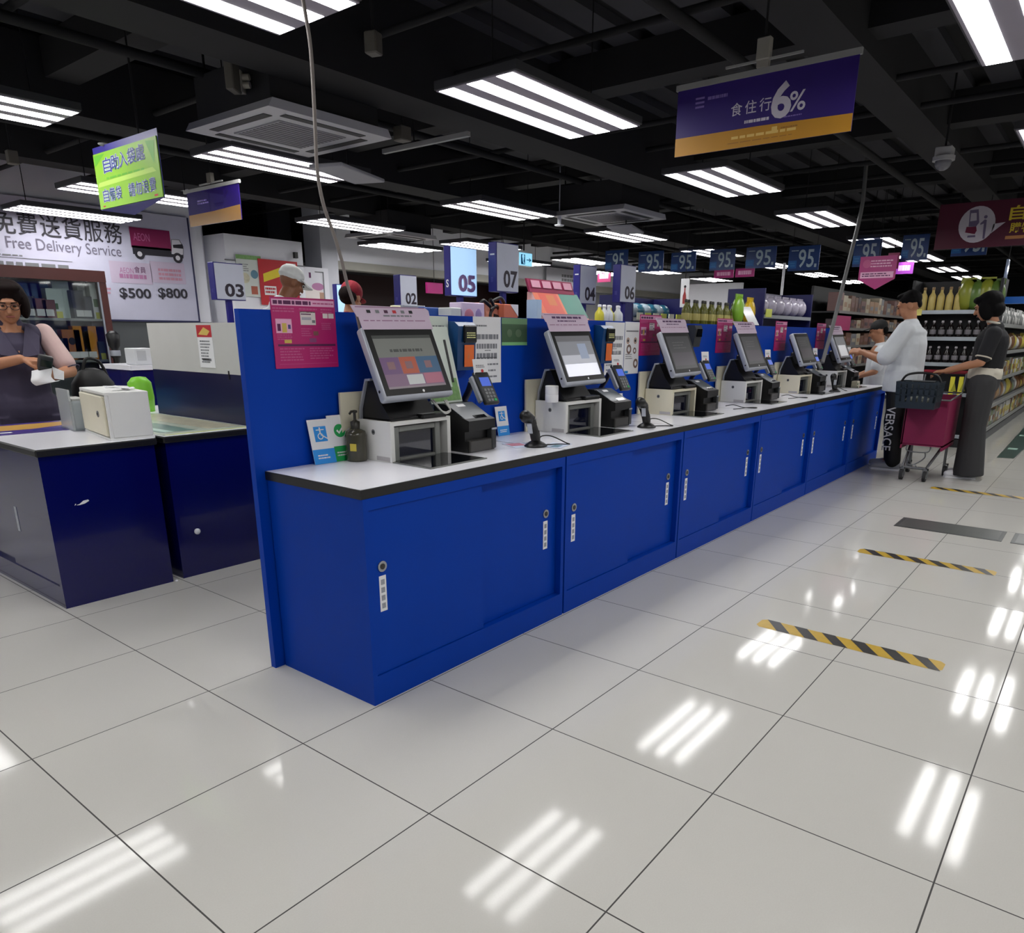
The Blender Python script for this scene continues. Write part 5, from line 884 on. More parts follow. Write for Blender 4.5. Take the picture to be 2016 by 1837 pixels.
# long shelves of small boxed goods
Y = 3.2; a = AY(1648, 640, Y); zs = [AY(1660, q, Y).z for q in (613, 646, 681, 720)]; X1 = a.x+7; gondola('long_shelf', 'long dark shelving of small boxed goods behind the two boys', a.x, X1, Y, Y+.5, zs[0]+.42, zs+[.35], 'y', P('shelf_black_metal', 30, 30, 34, .5), P('shelf_dull_front', 120, 118, 116, .4))
pal = [('dusky_tan', 150, 120, 96), ('dusky_brown', 110, 80, 66), ('dusky_grey', 120, 120, 124), ('dusky_rose2', 128, 96, 92), ('dusky_cream', 176, 166, 146), ('dusky_plum', 78, 66, 70)]
pm = [P(n+'_pack', r, g, b_, .4) for n, r, g, b_ in pal]; src = {}
for r, z in enumerate(zs):
    x = a.x+.1; h0 = (zs[r-1]-z if r else .42)
    while x < X1-.5:
        w_ = rg.choice((.2, .26, .34)); h = rg.uniform(.5, .78)*h0; j = rg.randrange(6); k = (j, w_, round(h, 1), r)
        nm = pal[j][0].split('_')[1].rstrip('2'); lb_ = '%s pack on the %s tier of the long shelving' % (nm, ['top', 'second', 'third', 'lowest'][r])
        if k not in src: b = MB(); b.box(-w_/2+.01, w_/2-.01, 0, .2, 0, h, pm[j], .008); b.box(-w_*.3, w_*.3, -.003, 0, h*.3, h*.6, pm[(j+2) % 6]); src[k] = one('goods_pack', b, lb_, 'pack', (x+w_/2, Y+.04, z), 0, '%s packs on the %s tier of the long shelving' % (nm, ['top', 'second', 'third', 'lowest'][r]))
        else: dup(src[k], (x+w_/2, Y+.04, z), lb_)
        x += w_
b = MB(); b.box(0, .9, -.02, 0, 0, .24, P('dim_magenta_card', 150, 40, 90, .5)); p = AY(1640, 650, 3.187); one('promo_card', b, 'dim magenta card on the shelving behind the sixth screen', 'sign', tuple(p))
# ------------------------------------------------------------------ bottle shelves facing the checkouts and the right-hand aisle
XE = 9.2; ye0, ye1 = .52, 1.42; zs = [AX(1885, q, XE).z for q in (612, 665, 716)]; zb = AX(1880, 775, XE).z
gondola('bottle_shelf', 'end shelf of yellow and dark bottles between the boy and the woman', XE, XE+.45, ye0, ye1, zs[0]+.36, zs+[zb, .15], 'x', P('shelf_black_metal', 30, 30, 34, .5), P('silver_shelf_front', 176, 184, 190, .2, metal=.4))
yel = P('pale_yellow_bottle', 206, 186, 110, .3); src0 = None
for i in range(5):
    y = ye1-.1-.095*i
    if i == 0: src0 = bottle('sauce_bottle', XE+.09, y, zs[0], .042, .28, yel, P('tan_cap', 150, 120, 80, .4), 'pale yellow bottle on the top tier of the end shelf', 'pale yellow bottles on the end shelf')
    else: dupb(src0, XE+.09, y, zs[0])
for i in range(4): b = bagmesh(.2, .36-.02*(i % 2), .16, P('yellow_green_bag', 140, 146, 48, .3) if i % 2 == 0 else P('leaf_green_bag', 92, 120, 54, .3)); o = one('snack_bag', b, '%s bag on the top tier of the end shelf' % ('yellow green' if i % 2 == 0 else 'leaf green'), 'bag', (XE+.1, ye1-.56-.1*i, zs[0]), PI/2, '%s bags on the end shelf' % ('yellow green' if i % 2 == 0 else 'leaf green'))
dk = P('dark_soy_bottle', 22, 16, 16, .15); src0 = None
for r in (1, 2, 3):
    z = zs[r] if r < 3 else .15
    for i in range(9 if r < 3 else 0):
        y = ye1-.07-.095*i; l = 'dark bottle with a pale label on the %s tier of the end shelf' % ('middle' if r == 1 else 'lower'); g = 'dark bottles on the %s tier of the end shelf' % ('middle' if r == 1 else 'lower')
        if src0 is None: src0 = bottle('sauce_bottle', XE+.08, y, z, .036, .2, dk, P('pale_cap', 176, 170, 176, .4), l, g, lab=P('dull_pale_label', 120, 116, 122, .5))
        else: dup(src0, (XE+.08, y, z), l, None, g)
b = MB(); b.box(-.004, .0, -.06, .06, 0, .075, P('pale_yellow_tag', 226, 214, 120, .5)); one('price_card', b, 'yellow tag at the left end of the top bottle tier', 'price card', (XE-.014, ye1-.06, zs[0]-.05)); b = MB(); b.box(-.004, .0, -.05, .05, 0, .06, P('pale_cream_tag', 216, 206, 150, .5)); one('price_card', b, 'cream tag at the left end of the middle bottle tier', 'price card', (XE-.014, ye1-.05, zs[1]-.03))
for i in range(2): b = MB(); a = AX(1866+17*i, 778, XE-.05); c = AX(1882+17*i, 742, XE-.05); f = frx((0, 0, 0)); b.slab(f, 0, 0, a.y-c.y-.005, c.z-a.z, -.006, 0, P('bright_yellow_card', 214, 206, 60, .5)); b.poly(f, [(.02, .05), (.08, .05), (.05, .16)], .001, P('olive_figure', 150, 150, 40, .5)); one('sale_poster', b, '%s of two yellow cards behind the shopping trolley' % ('left' if i == 0 else 'right'), 'poster', tuple(a))
XA, XB, YA = XE+.47, 19.0, .5; zr = [.16, .46, .80, 1.14, 1.48]
gondola('aisle_shelf', 'long shelving of mixed goods along the right aisle', XA, XB, YA, YA+.5, 1.8, zr, 'y', P('shelf_dull_grey', 96, 98, 100, .45), P('shelf_pale_front', 150, 152, 150, .35))
pal2 = [('white', 196, 196, 192), ('yellow', 190, 176, 80), ('tan', 160, 130, 96), ('grey', 130, 132, 130), ('brown', 120, 84, 56), ('green', 110, 130, 84)]; pm2 = [P('aisle_'+n, r, g, b_, .35, vary=.3, scale=14) for n, r, g, b_ in pal2]; src = {}
for r, z in enumerate(zr):
    x = XA+.1
    while x < XA+6.2:
        w_ = rg.choice((.13, .18, .24)); j = rg.randrange(6); 
        if r == 4: j = (0, 3)[rg.randrange(2)]; w_ = .12
        k = (j, w_, r); l = '%s pack on the %s tier of the right aisle shelving' % (pal2[j][0], ['lowest', 'second lowest', 'middle', 'second highest', 'top'][r])
        if k not in src:
            h = rg.uniform(.17, .25); b = MB()
            if r == 4: b.lathe([(0, 0), (.045, 0), (.045, h*.6), (.02, h*.75), (.018, h*1.1), (0, h*1.1)], (0, 0, 0), pm2[j], 10)
            elif r % 2: b = bagmesh(w_*1.05, h, .14, pm2[j])
            else: b.box(-w_/2+.006, w_/2-.006, -.09, .09, 0, h, pm2[j], .006); b.box(-w_*.3, w_*.3, -.094, -.09, h*.3, h*.65, pm2[(j+1) % 6])
            src[k] = one('goods_pack', b, l, 'pack', (x+w_/2, YA+.11, z), 0, '%s packs on the %s tier of the right aisle' % (pal2[j][0], ['lowest', 'second lowest', 'middle', 'second highest', 'top'][r]))
        else: dup(src[k], (x+w_/2, YA+.11, z), l)
        x += w_
b = MB(); b.ell((0, 0, .1), .1, .1, .1, P('lantern_red', 120, 30, 36, .5), 12, 8); b.cyl((0, 0, .2), (0, 0, .5), .005, ink); p = AY(1273, 548, 9.5); one('lantern', b, 'small dark red lantern in the far shop right of the 06 sign', 'lantern', tuple(p))
pbox('promo_board', 842, 558, 872, 577, 8.4, .05, P('magenta_card', 176, 40, 120, .45), 'magenta board hanging in the dark shop left of the 05 sign', 'sign', None, lambda b, f, w, h: b.cyl((w/2, .025, h), (w/2, .025, 3.27-AY(842, 577, 8.4).z), .005, cbm, n=6))
a = AY(1075, 566, 8.93); c = AY(1140, 533, 8.93); b = MB(); W, H = c.x-a.x, c.z-a.z; f = fry((0, 0, 0)); b.slab(f, 0, 0, W, H, 0, .01, P('pale_fascia_board', 196, 196, 204, .5)); b.lines(f, W*.45, H*.35, W*.95, H*.75, 2, .0106, inkg, .7, .1); b.lines(f, W*.1, H*.2, W*.3, H*.35, 1, .0106, inkg, .5); one('fascia_sign', b, 'pale lettered board on the fascia left of the 04 sign', 'sign', tuple(a))
b = MB(); a = AX(1345, 600, 14.5); c = AX(1460, 566, 14.5); b.box(14.5, 14.6, c.y, a.y, 0, c.z+.1, wl); struct('wall_end', b)
# ------------------------------------------------------------------ floor markings
tyel = P('hazard_yellow_tape', 196, 160, 44, .35, vary=.15, scale=30); tblk = P('hazard_black_tape', 40, 38, 38, .35, vary=.2, scale=30)
def tape(xc, y0, y1, label, w=.112):
    b = MB(); L = y1-y0; n = 9; f = Fr((xc+w/2, y1, .0006), (0, -1, 0), (-1, 0, 0)); f = Fr((xc-w/2, y1, .0006), (0, -1, 0), (1, 0, 0))
    c = .02; out = [(c, 0), (L-c, 0), (L, c), (L, w-c), (L-c, w), (c, w), (0, w-c), (0, c)]; b.add([f(x, y, 0) for x, y in out], [tuple(range(8))], tyel); nm = f.n
    if nm.z < 0: b.f = [g[::-1] for g in b.f]
    st = L/6.2
    for i in range(6):
        x = .02+st*i+.0; p = [(x+.085, 0), (x+.085+.062, 0), (x+.062, w), (x, w)]
        p = [(min(max(q[0], .003), L-.003), q[1]) for q in p]; d = .0006 if nm.z > 0 else -.0006
        b.add([f(u, v, d) for u, v in p], [(0, 1, 2, 3) if nm.z > 0 else (3, 2, 1, 0)], tblk)
    return one('hazard_tape', b, label, 'floor tape', group='yellow and black floor tapes')
tape(2.025, -.385, .41, 'yellow and black tape strip on the floor nearest the camera'); tape(3.63, -.39, .375, 'yellow and black tape strip before the grey floor plate'); tape(6.21, -.42, .42, 'far yellow and black tape strip in front of the shopping trolley')
plate = P('dull_metal_plate', 96, 98, 96, .35, metal=.4, vary=.2, scale=8)
for y0, y1, l in ((-.325, .35, 'grey floor plate beyond the second tape strip, left of two'), (-1.1, -.375, 'grey floor plate cut by the right edge, right of two')):
    b = MB(); b.box(-.165, .165, y0, y1, .0003, .003, P('plate_dark_rim', 70, 72, 72, .4), .001); b.box(-.14, .14, y0+.025, y1-.025, .003, .0036, plate); one('floor_plate', b, l, 'floor plate', (4.625, 0, 0), 0, 'grey floor plates')
b = MB(); q = [AZ(*p, 0) for p in ((1962, 901), (1996, 903), (2040, 860), (2040, 815))]; b.add([(v.x, v.y, .001) for v in q], [(0, 1, 2, 3) if (q[1]-q[0]).cross(q[2]-q[0]).z > 0 else (3, 2, 1, 0)], P('dark_green_floor_sticker', 24, 62, 54, .3)); u = q[3]-q[0]
for s in (.15, .4, .65): c = q[0]*.5+q[1]*.5+u*s; b.box(c.x-.12, c.x+.05, c.y-.05, c.y+.05, .0014, .0018, P('mint_floor_print', 150, 186, 170, .4))
one('floor_sticker', b, 'dark green floor sticker with pale marks at the right edge', 'floor sticker')
# ------------------------------------------------------------------ people
skin = P('warm_skin', 178, 124, 92, .5, vary=.05); skin2 = P('tan_skin', 150, 98, 72, .5, vary=.05); skin3 = P('brown_skin', 132, 84, 56, .5, vary=.05)
hairb = P('black_hair', 9, 8, 9, .75, spec=.12, vary=.4, scale=40); eyem = P('dark_eye', 20, 16, 16, .2); lipm = P('muted_lip', 150, 84, 78, .5)
def hand(b, wr, d, pn, side, m, curl=.5, sc=1.0):
    """palm, four unequal fingers and a thumb. d: towards the fingers, pn: out of the palm, side: towards the thumb"""
    wr = V(wr); d = V(d).normalized(); pn = V(pn); pn = (pn-d*pn.dot(d)).normalized(); sd = d.cross(pn); sd = sd if sd.dot(V(side)) > 0 else -sd
    for i, (o, L) in enumerate(((.029, .072), (.010, .080), (-.010, .074), (-.028, .058))):
        k = wr+(d*.088+sd*o)*sc; b.cap(wr+sd*o*.45*sc, k, .0135*sc, .011*sc, m, 8)
        p = k; a = curl*.6
        for j, f in enumerate((.45, .32, .23)):
            q = p+(d*math.cos(a)+pn*math.sin(a))*L*f*sc; b.cap(p, q, (.0088-.0008*j)*sc, (.0082-.0010*j)*sc, m, 8); p = q; a += curl*(.9 if j == 0 else .7)
    p = wr+(d*.022+sd*.024)*sc; q = p+(d*.6+sd*.62+pn*.35).normalized()*.042*sc; r = q+(d*.85+sd*.1+pn*.5).normalized()*.034*sc
    b.cap(p, q, .0125*sc, .0105*sc, m, 8); b.cap(q, r, .010*sc, .008*sc, m, 8)
def head(b, c, yaw, pitch, m, s=1.0):
    """skull, jaw, nose, ears; c is the head centre, the face looks along +Y before turning"""
    R = Matrix.Rotation(yaw, 3, 'Z') @ Matrix.Rotation(pitch, 3, 'X'); c = V(c); q = lambda x, y, z: c+R @ V((x*s, y*s, z*s))
    b.ell(q(0, -.012, .03), .074*s, .094*s, .09*s, m, 16, 10, R); b.ell(q(0, .022, -.035), .058*s, .066*s, .075*s, m, 16, 10, R); b.ell(q(0, .05, -.085), .026*s, .024*s, .022*s, m, 10, 8, R)
    b.cap(q(0, .085, .02), q(0, .104, -.022), .008*s, .0135*s, m, 8)
    for sx in (-1, 1): b.ell(q(.074*sx, -.008, -.005), .011*s, .02*s, .032*s, m, 10, 8, R); b.ell(q(.036*sx, .068, -.015), .022*s, .018*s, .022*s, m, 8, 6, R)
    b.cap(q(-.03, .086, .036), q(.03, .086, .036), .009*s, .009*s, m, 8)
    return R, q
def face(q, s, root):
    b = MB()
    for sx in (-1, 1): b.ell(q(.031*sx, .089, .012), .0115*s, .006*s, .006*s, eyem, 8, 6)
    for sx in (-1, 1): b.cap(q(.016*sx, .097, .032), q(.046*sx, .088, .034), .0035*s, .0028*s, hairb, 6)
    b.build('eyes', root, label='dark eyes and brows'); b = MB(); b.cap(q(-.019, .089, -.054), q(.019, .089, -.054), .005*s, .005*s, lipm, 8); b.build('lips', root)
def shoe(root, x, y, d, mat, sole, L=.26):
    R = Matrix.Rotation(math.atan2(-d[0], d[1]), 4, 'Z'); T = Matrix.Translation((x, y, 0)) @ R
    b = MB(); b.T = T; b.cap((0, -.06, .055), (0, .05, .05), .042, .040, mat, 12); b.cap((0, .04, .045), (0, L-.105, .036), .042, .034, mat, 12); b.cap((0, -.05, .06), (0, -.04, .1), .042, .04, mat, 12); o = b.solid('shoe', root, .008, 2)
    b = MB(); b.T = T; b.prism([(-.038, -.09), (.038, -.09), (.045, .06), (.036, L-.09), (0, L-.07), (-.036, L-.09), (-.045, .06)], 'z', 0, .018, sole); b.build('sole', o)
# ---- boy in the white T-shirt (faces the sixth screen, +Y)
t = thing('person', 'boy in an oversized white T-shirt and black lettered trousers reaching to the last screen', 'person', (7.04, .98, 0)); r = t
b = MB(); R, q = head(b, (0, .02, 1.61), .12, -.38, skin, 1.1); b.cap((0, -.015, 1.44), (0, .0, 1.55), .056, .052, skin)
b.cap((0, -.02, 1.30), (0, -.01, 1.42), .12, .075, skin); b.cap((0, 0, .95), (0, -.01, 1.3), .115, .13, skin)
hp = V((-.09, .42, 1.17)); el = V((-.23, .14, 1.09)); sh = V((-.17, -.01, 1.39)); b.cap(sh, el, .052, .042, skin); b.cap(el, hp-V((.0, .03, .0)), .042, .027, skin); hand(b, hp-V((0, .03, 0)), (.15, 1, .1), (.6, 0, -.5), (0, 0, 1), skin, .7)
el2 = V((.24, .10, 1.09)); hp2 = V((.05, .36, 1.16)); b.cap((.17, -.01, 1.39), el2, .052, .042, skin); b.cap(el2, hp2, .042, .027, skin); hand(b, hp2, (-.3, 1, .0), (-.6, 0, -.5), (0, 0, 1), skin, .8)
for sx in (-1, 1): b.cap((.09*sx, 0, .92), (.10*sx, .01+.03*sx, .5), .085, .058, skin); b.cap((.10*sx, .01+.03*sx, .5), (.105*sx, -.03+.03*sx, .09), .055, .038, skin); b.cap((.105*sx, -.03+.03*sx, .07), (.105*sx, .06+.03*sx, .05), .04, .035, skin)
b.solid('body', t, .007, 3); face(q, 1.1, t)
b = MB(); b.ell(q(0, -.022, .052), .089, .105, .09, hairb, 16, 10, R); b.ell(q(0, .03, .108), .05, .055, .024, hairb, 12, 8, R); b.ell(q(0, -.075, .0), .062, .03, .05, hairb, 12, 8, R); b.solid('hair', t, .007, 2)
ts = P('white_cotton_shirt', 212, 216, 220, .8, bump=.2, scale=14)
b = MB(); b.cap((0, -.02, 1.36), (0, -.015, 1.425), .155, .085, ts); b.cap((-.13, -.015, 1.385), (.13, -.015, 1.385), .075, .075, ts); b.ell((0, -.02, 1.12), .185, .155, .30, ts); b.cap((0, -.03, 1.0), (0, -.02, 1.25), .165, .17, ts, 20); b.lathe([(0, .79), (.182, .79), (.176, 1.0), (.1, 1.2), (0, 1.25)], (0, -.02, 0), ts, 24, sx=1.12)
for sx, e, s_ in ((-1, el, sh), (1, el2, V((.17, -.01, 1.39)))): b.cap(s_, s_+(e-s_)*.86, .082, .088, ts, 14)
o = b.solid('t_shirt', t, .009, 5)
b = MB(); b.tube([q_ for q_ in ((.06*math.cos(a), -.012+.055*math.sin(a), 1.462) for a in [2*PI*i/16 for i in range(16)])], .008, ts, 8, True); b.build('collar', o)
bk = P('black_trousers', 12, 12, 14, .7, bump=.15); b = MB(); b.cap((0, 0, .82), (0, 0, .92), .135, .13, bk, 18)
for sx in (-1, 1): b.cap((.085*sx, 0, .85), (.10*sx, .01+.03*sx, .48), .105, .085, bk, 16); b.cap((.10*sx, .01+.03*sx, .48), (.105*sx, -.03+.03*sx, .10), .085, .075, bk, 16)
tr = b.solid('trousers', t, .009, 3)
f = Fr((-.192, -.035, .665), (0, .0, -1), (0, -1, 0)); f = Fr((-.199, .055, .66), (.01, 0, -1), (0, -1, 0)); b = MB(); 
fl = Fr((-.205, .045, .65), (.02, 0, -1), (0, -1, 0)); b.text(fl, 0, 0, .085, 0, 'VERSACE', P('white_leg_lettering', 206, 206, 210, .7), bold=.01, width=.44); b.build('leg_lettering', tr, label='white lettering down the leg')
sw = P('pale_grey_shoe', 168, 170, 176, .6); shoe(t, -.105, -.03-.01, (-.1, 1), sw, paper); shoe(t, .105, .03, (.05, 1), sw, paper)
# ---- smaller boy beyond
t = thing('person', 'smaller boy with a dark cap and white shirt half hidden behind the taller boy', 'person', (7.85, 1.40, 0), .3); b = MB(); R, q = head(b, (0, .05, 1.375), .05, -.3, skin, .93); b.cap((0, 0, 1.2), (0, .03, 1.32), .046, .044, skin); b.cap((0, 0, .75), (0, 0, 1.14), .1, .11, skin)
for sx in (-1, 1):
    e = V((.2*sx, .04, .95)); w_ = V((.15*sx, .22, .88)); b.cap((.13*sx, 0, 1.15), e, .042, .034, skin); b.cap(e, w_, .034, .022, skin); hand(b, w_, (-.2*sx, 1, -.3), (-sx*.6, 0, -.5), (0, 0, 1), skin, .7, .85)
    b.cap((.07*sx, 0, .74), (.08*sx, .02, .4), .075, .05, skin); b.cap((.08*sx, .02, .4), (.08*sx, -.02, .08), .048, .033, skin); b.cap((.08*sx, -.02, .06), (.08*sx, .06, .045), .035, .03, skin)
b.solid('body', t, .007, 3); face(q, .93, t)
b = MB(); b.ell(q(0, -.02, .055), .082*.93, .098*.93, .08*.93, P('black_cap_cloth', 20, 20, 22, .8), 16, 10, R); b.prism([(-.06, .05), (.06, .05), (.055, .14), (0, .165), (-.055, .14)], 'z', .0, .008, P('black_cap_cloth', 20, 20, 22, .8)); n = len(b.v)-10
for i in range(len(b.v)-10, len(b.v)): b.v[i] = q(b.v[i].x, b.v[i].y, b.v[i].z+.052)
b.build('cap', t); b = MB(); b.ell(q(0, -.07, .0), .07, .04, .05, hairb, 12, 8, R); b.build('hair', t)
b = MB(); b.cap((0, -.01, 1.12), (0, 0, 1.2), .13, .075, ts); b.cap((-.12, 0, 1.16), (.12, 0, 1.16), .07, .07, ts); b.cap((0, 0, .86), (0, 0, 1.08), .135, .13, ts, 18); b.lathe([(0, .69), (.14, .69), (.138, .9), (0, 1.05)], (0, 0, 0), ts, 20)
for sx in (-1, 1): b.cap((.13*sx, 0, 1.15), (.18*sx, .025, 1.01), .066, .068, ts)
b.solid('shirt', t, .008, 4); b = MB(); dn_ = P('pale_shorts', 150, 150, 148, .8)
for sx in (-1, 1): b.cap((.07*sx, 0, .72), (.08*sx, .015, .46), .1, .085, dn_)
b.solid('shorts', t, .008, 3)
for sx in (-1, 1): shoe(t, .08*sx, -.01, (0, 1), paper, paper, .22)
# ---- woman with the trolley (faces +Y)
t = thing('person', 'woman in a black top and wide charcoal trousers pushing the shopping trolley', 'person', (7.0, .27, 0), .12); bt_ = P('black_knit_top', 14, 14, 20, .8, bump=.2, scale=20)
b = MB(); R, q = head(b, (0, .06, 1.585), .1, -.35, skin, 1.0); b.cap((0, -.03, 1.41), (0, .02, 1.53), .05, .048, skin); b.cap((0, -.02, 1.05), (0, -.03, 1.3), .10, .11, skin)
for sx in (-1, 1):
    s_ = V((.165*sx, -.03, 1.35)); e = V((.21*sx, .03, 1.10)); w_ = V((.13*sx, .30, 1.01)); b.cap(s_, e, .048, .039, skin); b.cap(e, w_, .039, .026, skin); hand(b, w_, (-.1*sx, 1, -.12), (0, -.2, -1), (-sx, 0, 0), skin, .75)
    b.cap((.07*sx, -.015, .86), (.09*sx, .0, .5), .075, .058, skin); b.cap((.09*sx, 0, .5), (.09*sx, -.03, .09), .055, .036, skin); b.cap((.09*sx, -.03, .06), (.09*sx, .05, .045), .036, .03, skin)
b.solid('body', t, .007, 3); face(q, 1, t)
b = MB(); b.ell(q(0, -.035, .045), .10, .112, .098, hairb, 16, 10, R); b.ell(q(0, -.055, -.035), .102, .088, .08, hairb, 16, 10, R)
for sx in (-1, 1): b.ell(q(.07*sx, .02, -.02), .03, .06, .095, hairb, 12, 8, R)
b.ell(q(0, .055, .09), .07, .04, .03, hairb, 12, 8, R); b.solid('hair', t, .008, 3)
b = MB(); b.cap((0, -.03, 1.30), (0, -.035, 1.40), .14, .075, bt_); b.cap((-.125, -.03, 1.35), (.125, -.03, 1.35), .07, .07, bt_); b.cap((0, -.02, .99), (0, -.03, 1.28), .135, .14, bt_, 18)
for sx in (-1, 1): b.cap((.165*sx, -.03, 1.35), (.2*sx, .01, 1.16), .07, .066, bt_)
tp = b.solid('black_top', t, .008, 4)
cw = P('cream_knit_trim', 206, 200, 184, .7); b = MB(); b.tube([(.058*math.cos(a), -.02+.056*math.sin(a), 1.452+.014*math.sin(a)) for a in [2*PI*i/18 for i in range(18)]], .012, cw, 8, True); b.build('collar', tp, label='cream collar')
for sx in (-1, 1): b = MB(); ax = V((.035*sx, .04, -.19)).normalized(); c = V((.203*sx, .016, 1.145)); u = ax.orthogonal().normalized(); w_ = ax.cross(u); b.tube([c+(u*math.cos(a)+w_*math.sin(a))*.064 for a in [2*PI*i/16 for i in range(16)]], .007, cw, 6, True); b.build('sleeve_trim', tp, label='cream sleeve edge')
b = MB(); b.cap((0, -.02, .985), (0, -.02, 1.0), .146, .146, cw, 18); b.ell((-.08, -.1, 1.01), .05, .04, .035, cw); b.solid('waist_cloth', t, .008, 2)
ch = P('charcoal_wide_trousers', 50, 50, 52, .85, bump=.2, scale=10); b = MB(); b.cap((0, -.015, .9), (0, -.02, .975), .14, .135, ch, 18)
for sx in (-1, 1): b.cap((.07*sx, -.015, .9), (.085*sx, -.005, .5), .12, .105, ch, 16); b.cyl((.085*sx, -.005, .51), (.09*sx, -.03, .035), .105, ch, .135, 18)
b.cap((0, -.02, .93), (0, -.02, .965), .14, .14, ch, 18); b.solid('trousers', t, .010, 4)
for sx in (-1, 1): shoe(t, .09*sx, -.01, (-.05, 1), paper, paper)
# ---- shopping trolley and basket
t = thing('shopping_trolley', 'shopping trolley with a crimson cloth body and grey wire base', 'trolley', (6.46, .62, 0)); crm = P('crimson_trolley_cloth', 128, 12, 66, .6, bump=.15, scale=12); wire = P('dull_chrome_wire', 120, 122, 124, .3, metal=.6)
b = MB(); b.prism([(-.185, .345), (.155, .345), (.155, .70), (-.185, .70)], 'x', 0, .012, crm); b.box(0, .62, -.20, -.185, .30, .76, crm); b.box(0, .62, .145, .16, .30, .76, crm); b.box(.61, .62, -.2, .16, .3, .78, crm); b.box(0, .62, -.2, .16, .335, .35, crm); b.build('cloth_body', t, label='crimson cloth body')
b = MB(); b.tube([(.0, -.2, .765), (.62, -.2, .80), (.62, .16, .80), (.0, .16, .765)], .008, wire, 8, True); b.tube([(.62, -.2, .80), (.68, -.2, .98)], .009, wire); b.tube([(.62, .16, .80), (.68, .16, .98)], .009, wire)
b.build('rim_wire', t); b = MB(); b.tube([(.02, .11, .12), (.02, -.09, .12)], .014, wire); b.tube([(.02, -.09, .12), (.45, -.17, .36)], .014, wire); b.tube([(.02, .11, .12), (.45, .14, .36)], .012, wire); b.tube([(.45, -.17, .36), (.49, -.17, .09)], .012, wire); b.tube([(.45, .14, .36), (.49, .14, .09)], .012, wire)
b.tube(spline([(.02, .1, .34), (.01, .09, .28), (.01, -.08, .28), (.02, -.1, .34)], 5), .006, wire); b.tube([(.02, .07, .28), (.03, .08, .13)], .006, wire); b.tube(spline([(.02, -.06, .28), (.03, -.06, .22), (.02, .02, .15), (.02, .08, .13)], 5), .006, wire); b.tube([(.01, .08, .15), (.01, .0, .15), (.01, -.01, .13)], .005, wire); b.build('wire_frame', t)
b = MB(); b.cyl((.69, -.22, .99), (.69, .18, .99), .017, P('red_grip', 150, 30, 50, .4)); b.build('push_handle', t, label='red push handle')
for x, y in ((0, .11), (.01, -.09), (.49, -.18), (.49, .15)):
    b = MB(); b.cyl((x, y-.014, .05), (x, y+.014, .05), .05, P('dark_rubber', 40, 40, 42, .7), n=20); b.cyl((x, y-.016, .05), (x, y+.016, .05), .026, P('grey_hub', 130, 130, 132, .4), n=14); wl_ = b.build('wheel', t); b = MB(); b.box(x-.01, x+.035, y-.022, y-.016, .04, .12, wire); b.box(x-.01, x+.035, y+.016, y+.022, .04, .12, wire); b.box(x-.01, x+.035, y-.022, y+.022, .105, .12, wire); b.build('caster_fork', wl_)
bkm = P('dark_slate_basket', 34, 44, 52, .35); t = thing('shopping_basket', 'dark slate hand basket hung on the front of the trolley', 'basket', (6.30, .655, .70))
b = MB(); hw, hd = .155, .14
for i in range(2):
    pass
def bwall(b, x0, y0, x1, y1, z0, z1, n=6):
    b.add([(x0, y0, z0+.0), (x1, y1, z0), (x1*1.08, y1*1.08, z1), (x0*1.08, y0*1.08, z1)], [(0, 1, 2, 3), (3, 2, 1, 0)], bkm)
for x0, y0, x1, y1 in ((-hd, -hw, hd, -hw), (hd, -hw, hd, hw), (hd, hw, -hd, hw), (-hd, hw, -hd, -hw)):
    d = V((x1-x0, y1-y0, 0)); nn = V((d.y, -d.x, 0)).normalized()*.006
    for (a0, a1, z0, z1) in [(0, 1, 0, .06), (0, 1, .215, .235)]+[(i/7-.001 if i else 0, i/7+.09, .06, .215) for i in range(8)]+[(0, 1, .06+.055*j, .07+.055*j) for j in range(1, 3)]:
        a1 = min(a1, 1); k0, k1 = 1+.1*z0/.235, 1+.1*z1/.235; P0 = V((x0, y0, 0))+d*a0; P1 = V((x0, y0, 0))+d*a1
        vs = [P0*k0+V((0, 0, z0)), P1*k0+V((0, 0, z0)), P1*k1+V((0, 0, z1)), P0*k1+V((0, 0, z1))]; vs += [v+nn for v in vs]; b.add(vs, [(0, 1, 2, 3), (7, 6, 5, 4), (0, 4, 5, 1), (3, 2, 6, 7), (0, 3, 7, 4), (1, 5, 6, 2)], bkm)
b.box(-hd, hd, -hw, hw, 0, .008, bkm); b.build('basket_shell', t); b = MB(); b.tube(spline([(0, .165, .225), (0, .12, .29), (0, .0, .31), (0, -.12, .29), (0, -.165, .225)], 6), .010, black); b.build('carry_handle', t, label='black carry handle')
b = MB(); b.ell((0, 0, .05), .11, .12, .045, P('clear_pack_shine', 120, 124, 116, .12, vary=.5, scale=20)); one('shopping_pack', b, 'shiny wrapped pack lying in the dark basket', 'pack', (6.30, .655, .71))
b = MB(); b.tube([(6.44, .56, .93), (6.44, .76, .93)], .007, wire)
b.tube([(6.44, .57, .93), (6.46, .57, .766)], .006, wire); b.tube([(6.44, .75, .93), (6.46, .75, .766)], .006, wire); one('basket_hook', b, 'wire hook holding the basket on the trolley front', 'hook')
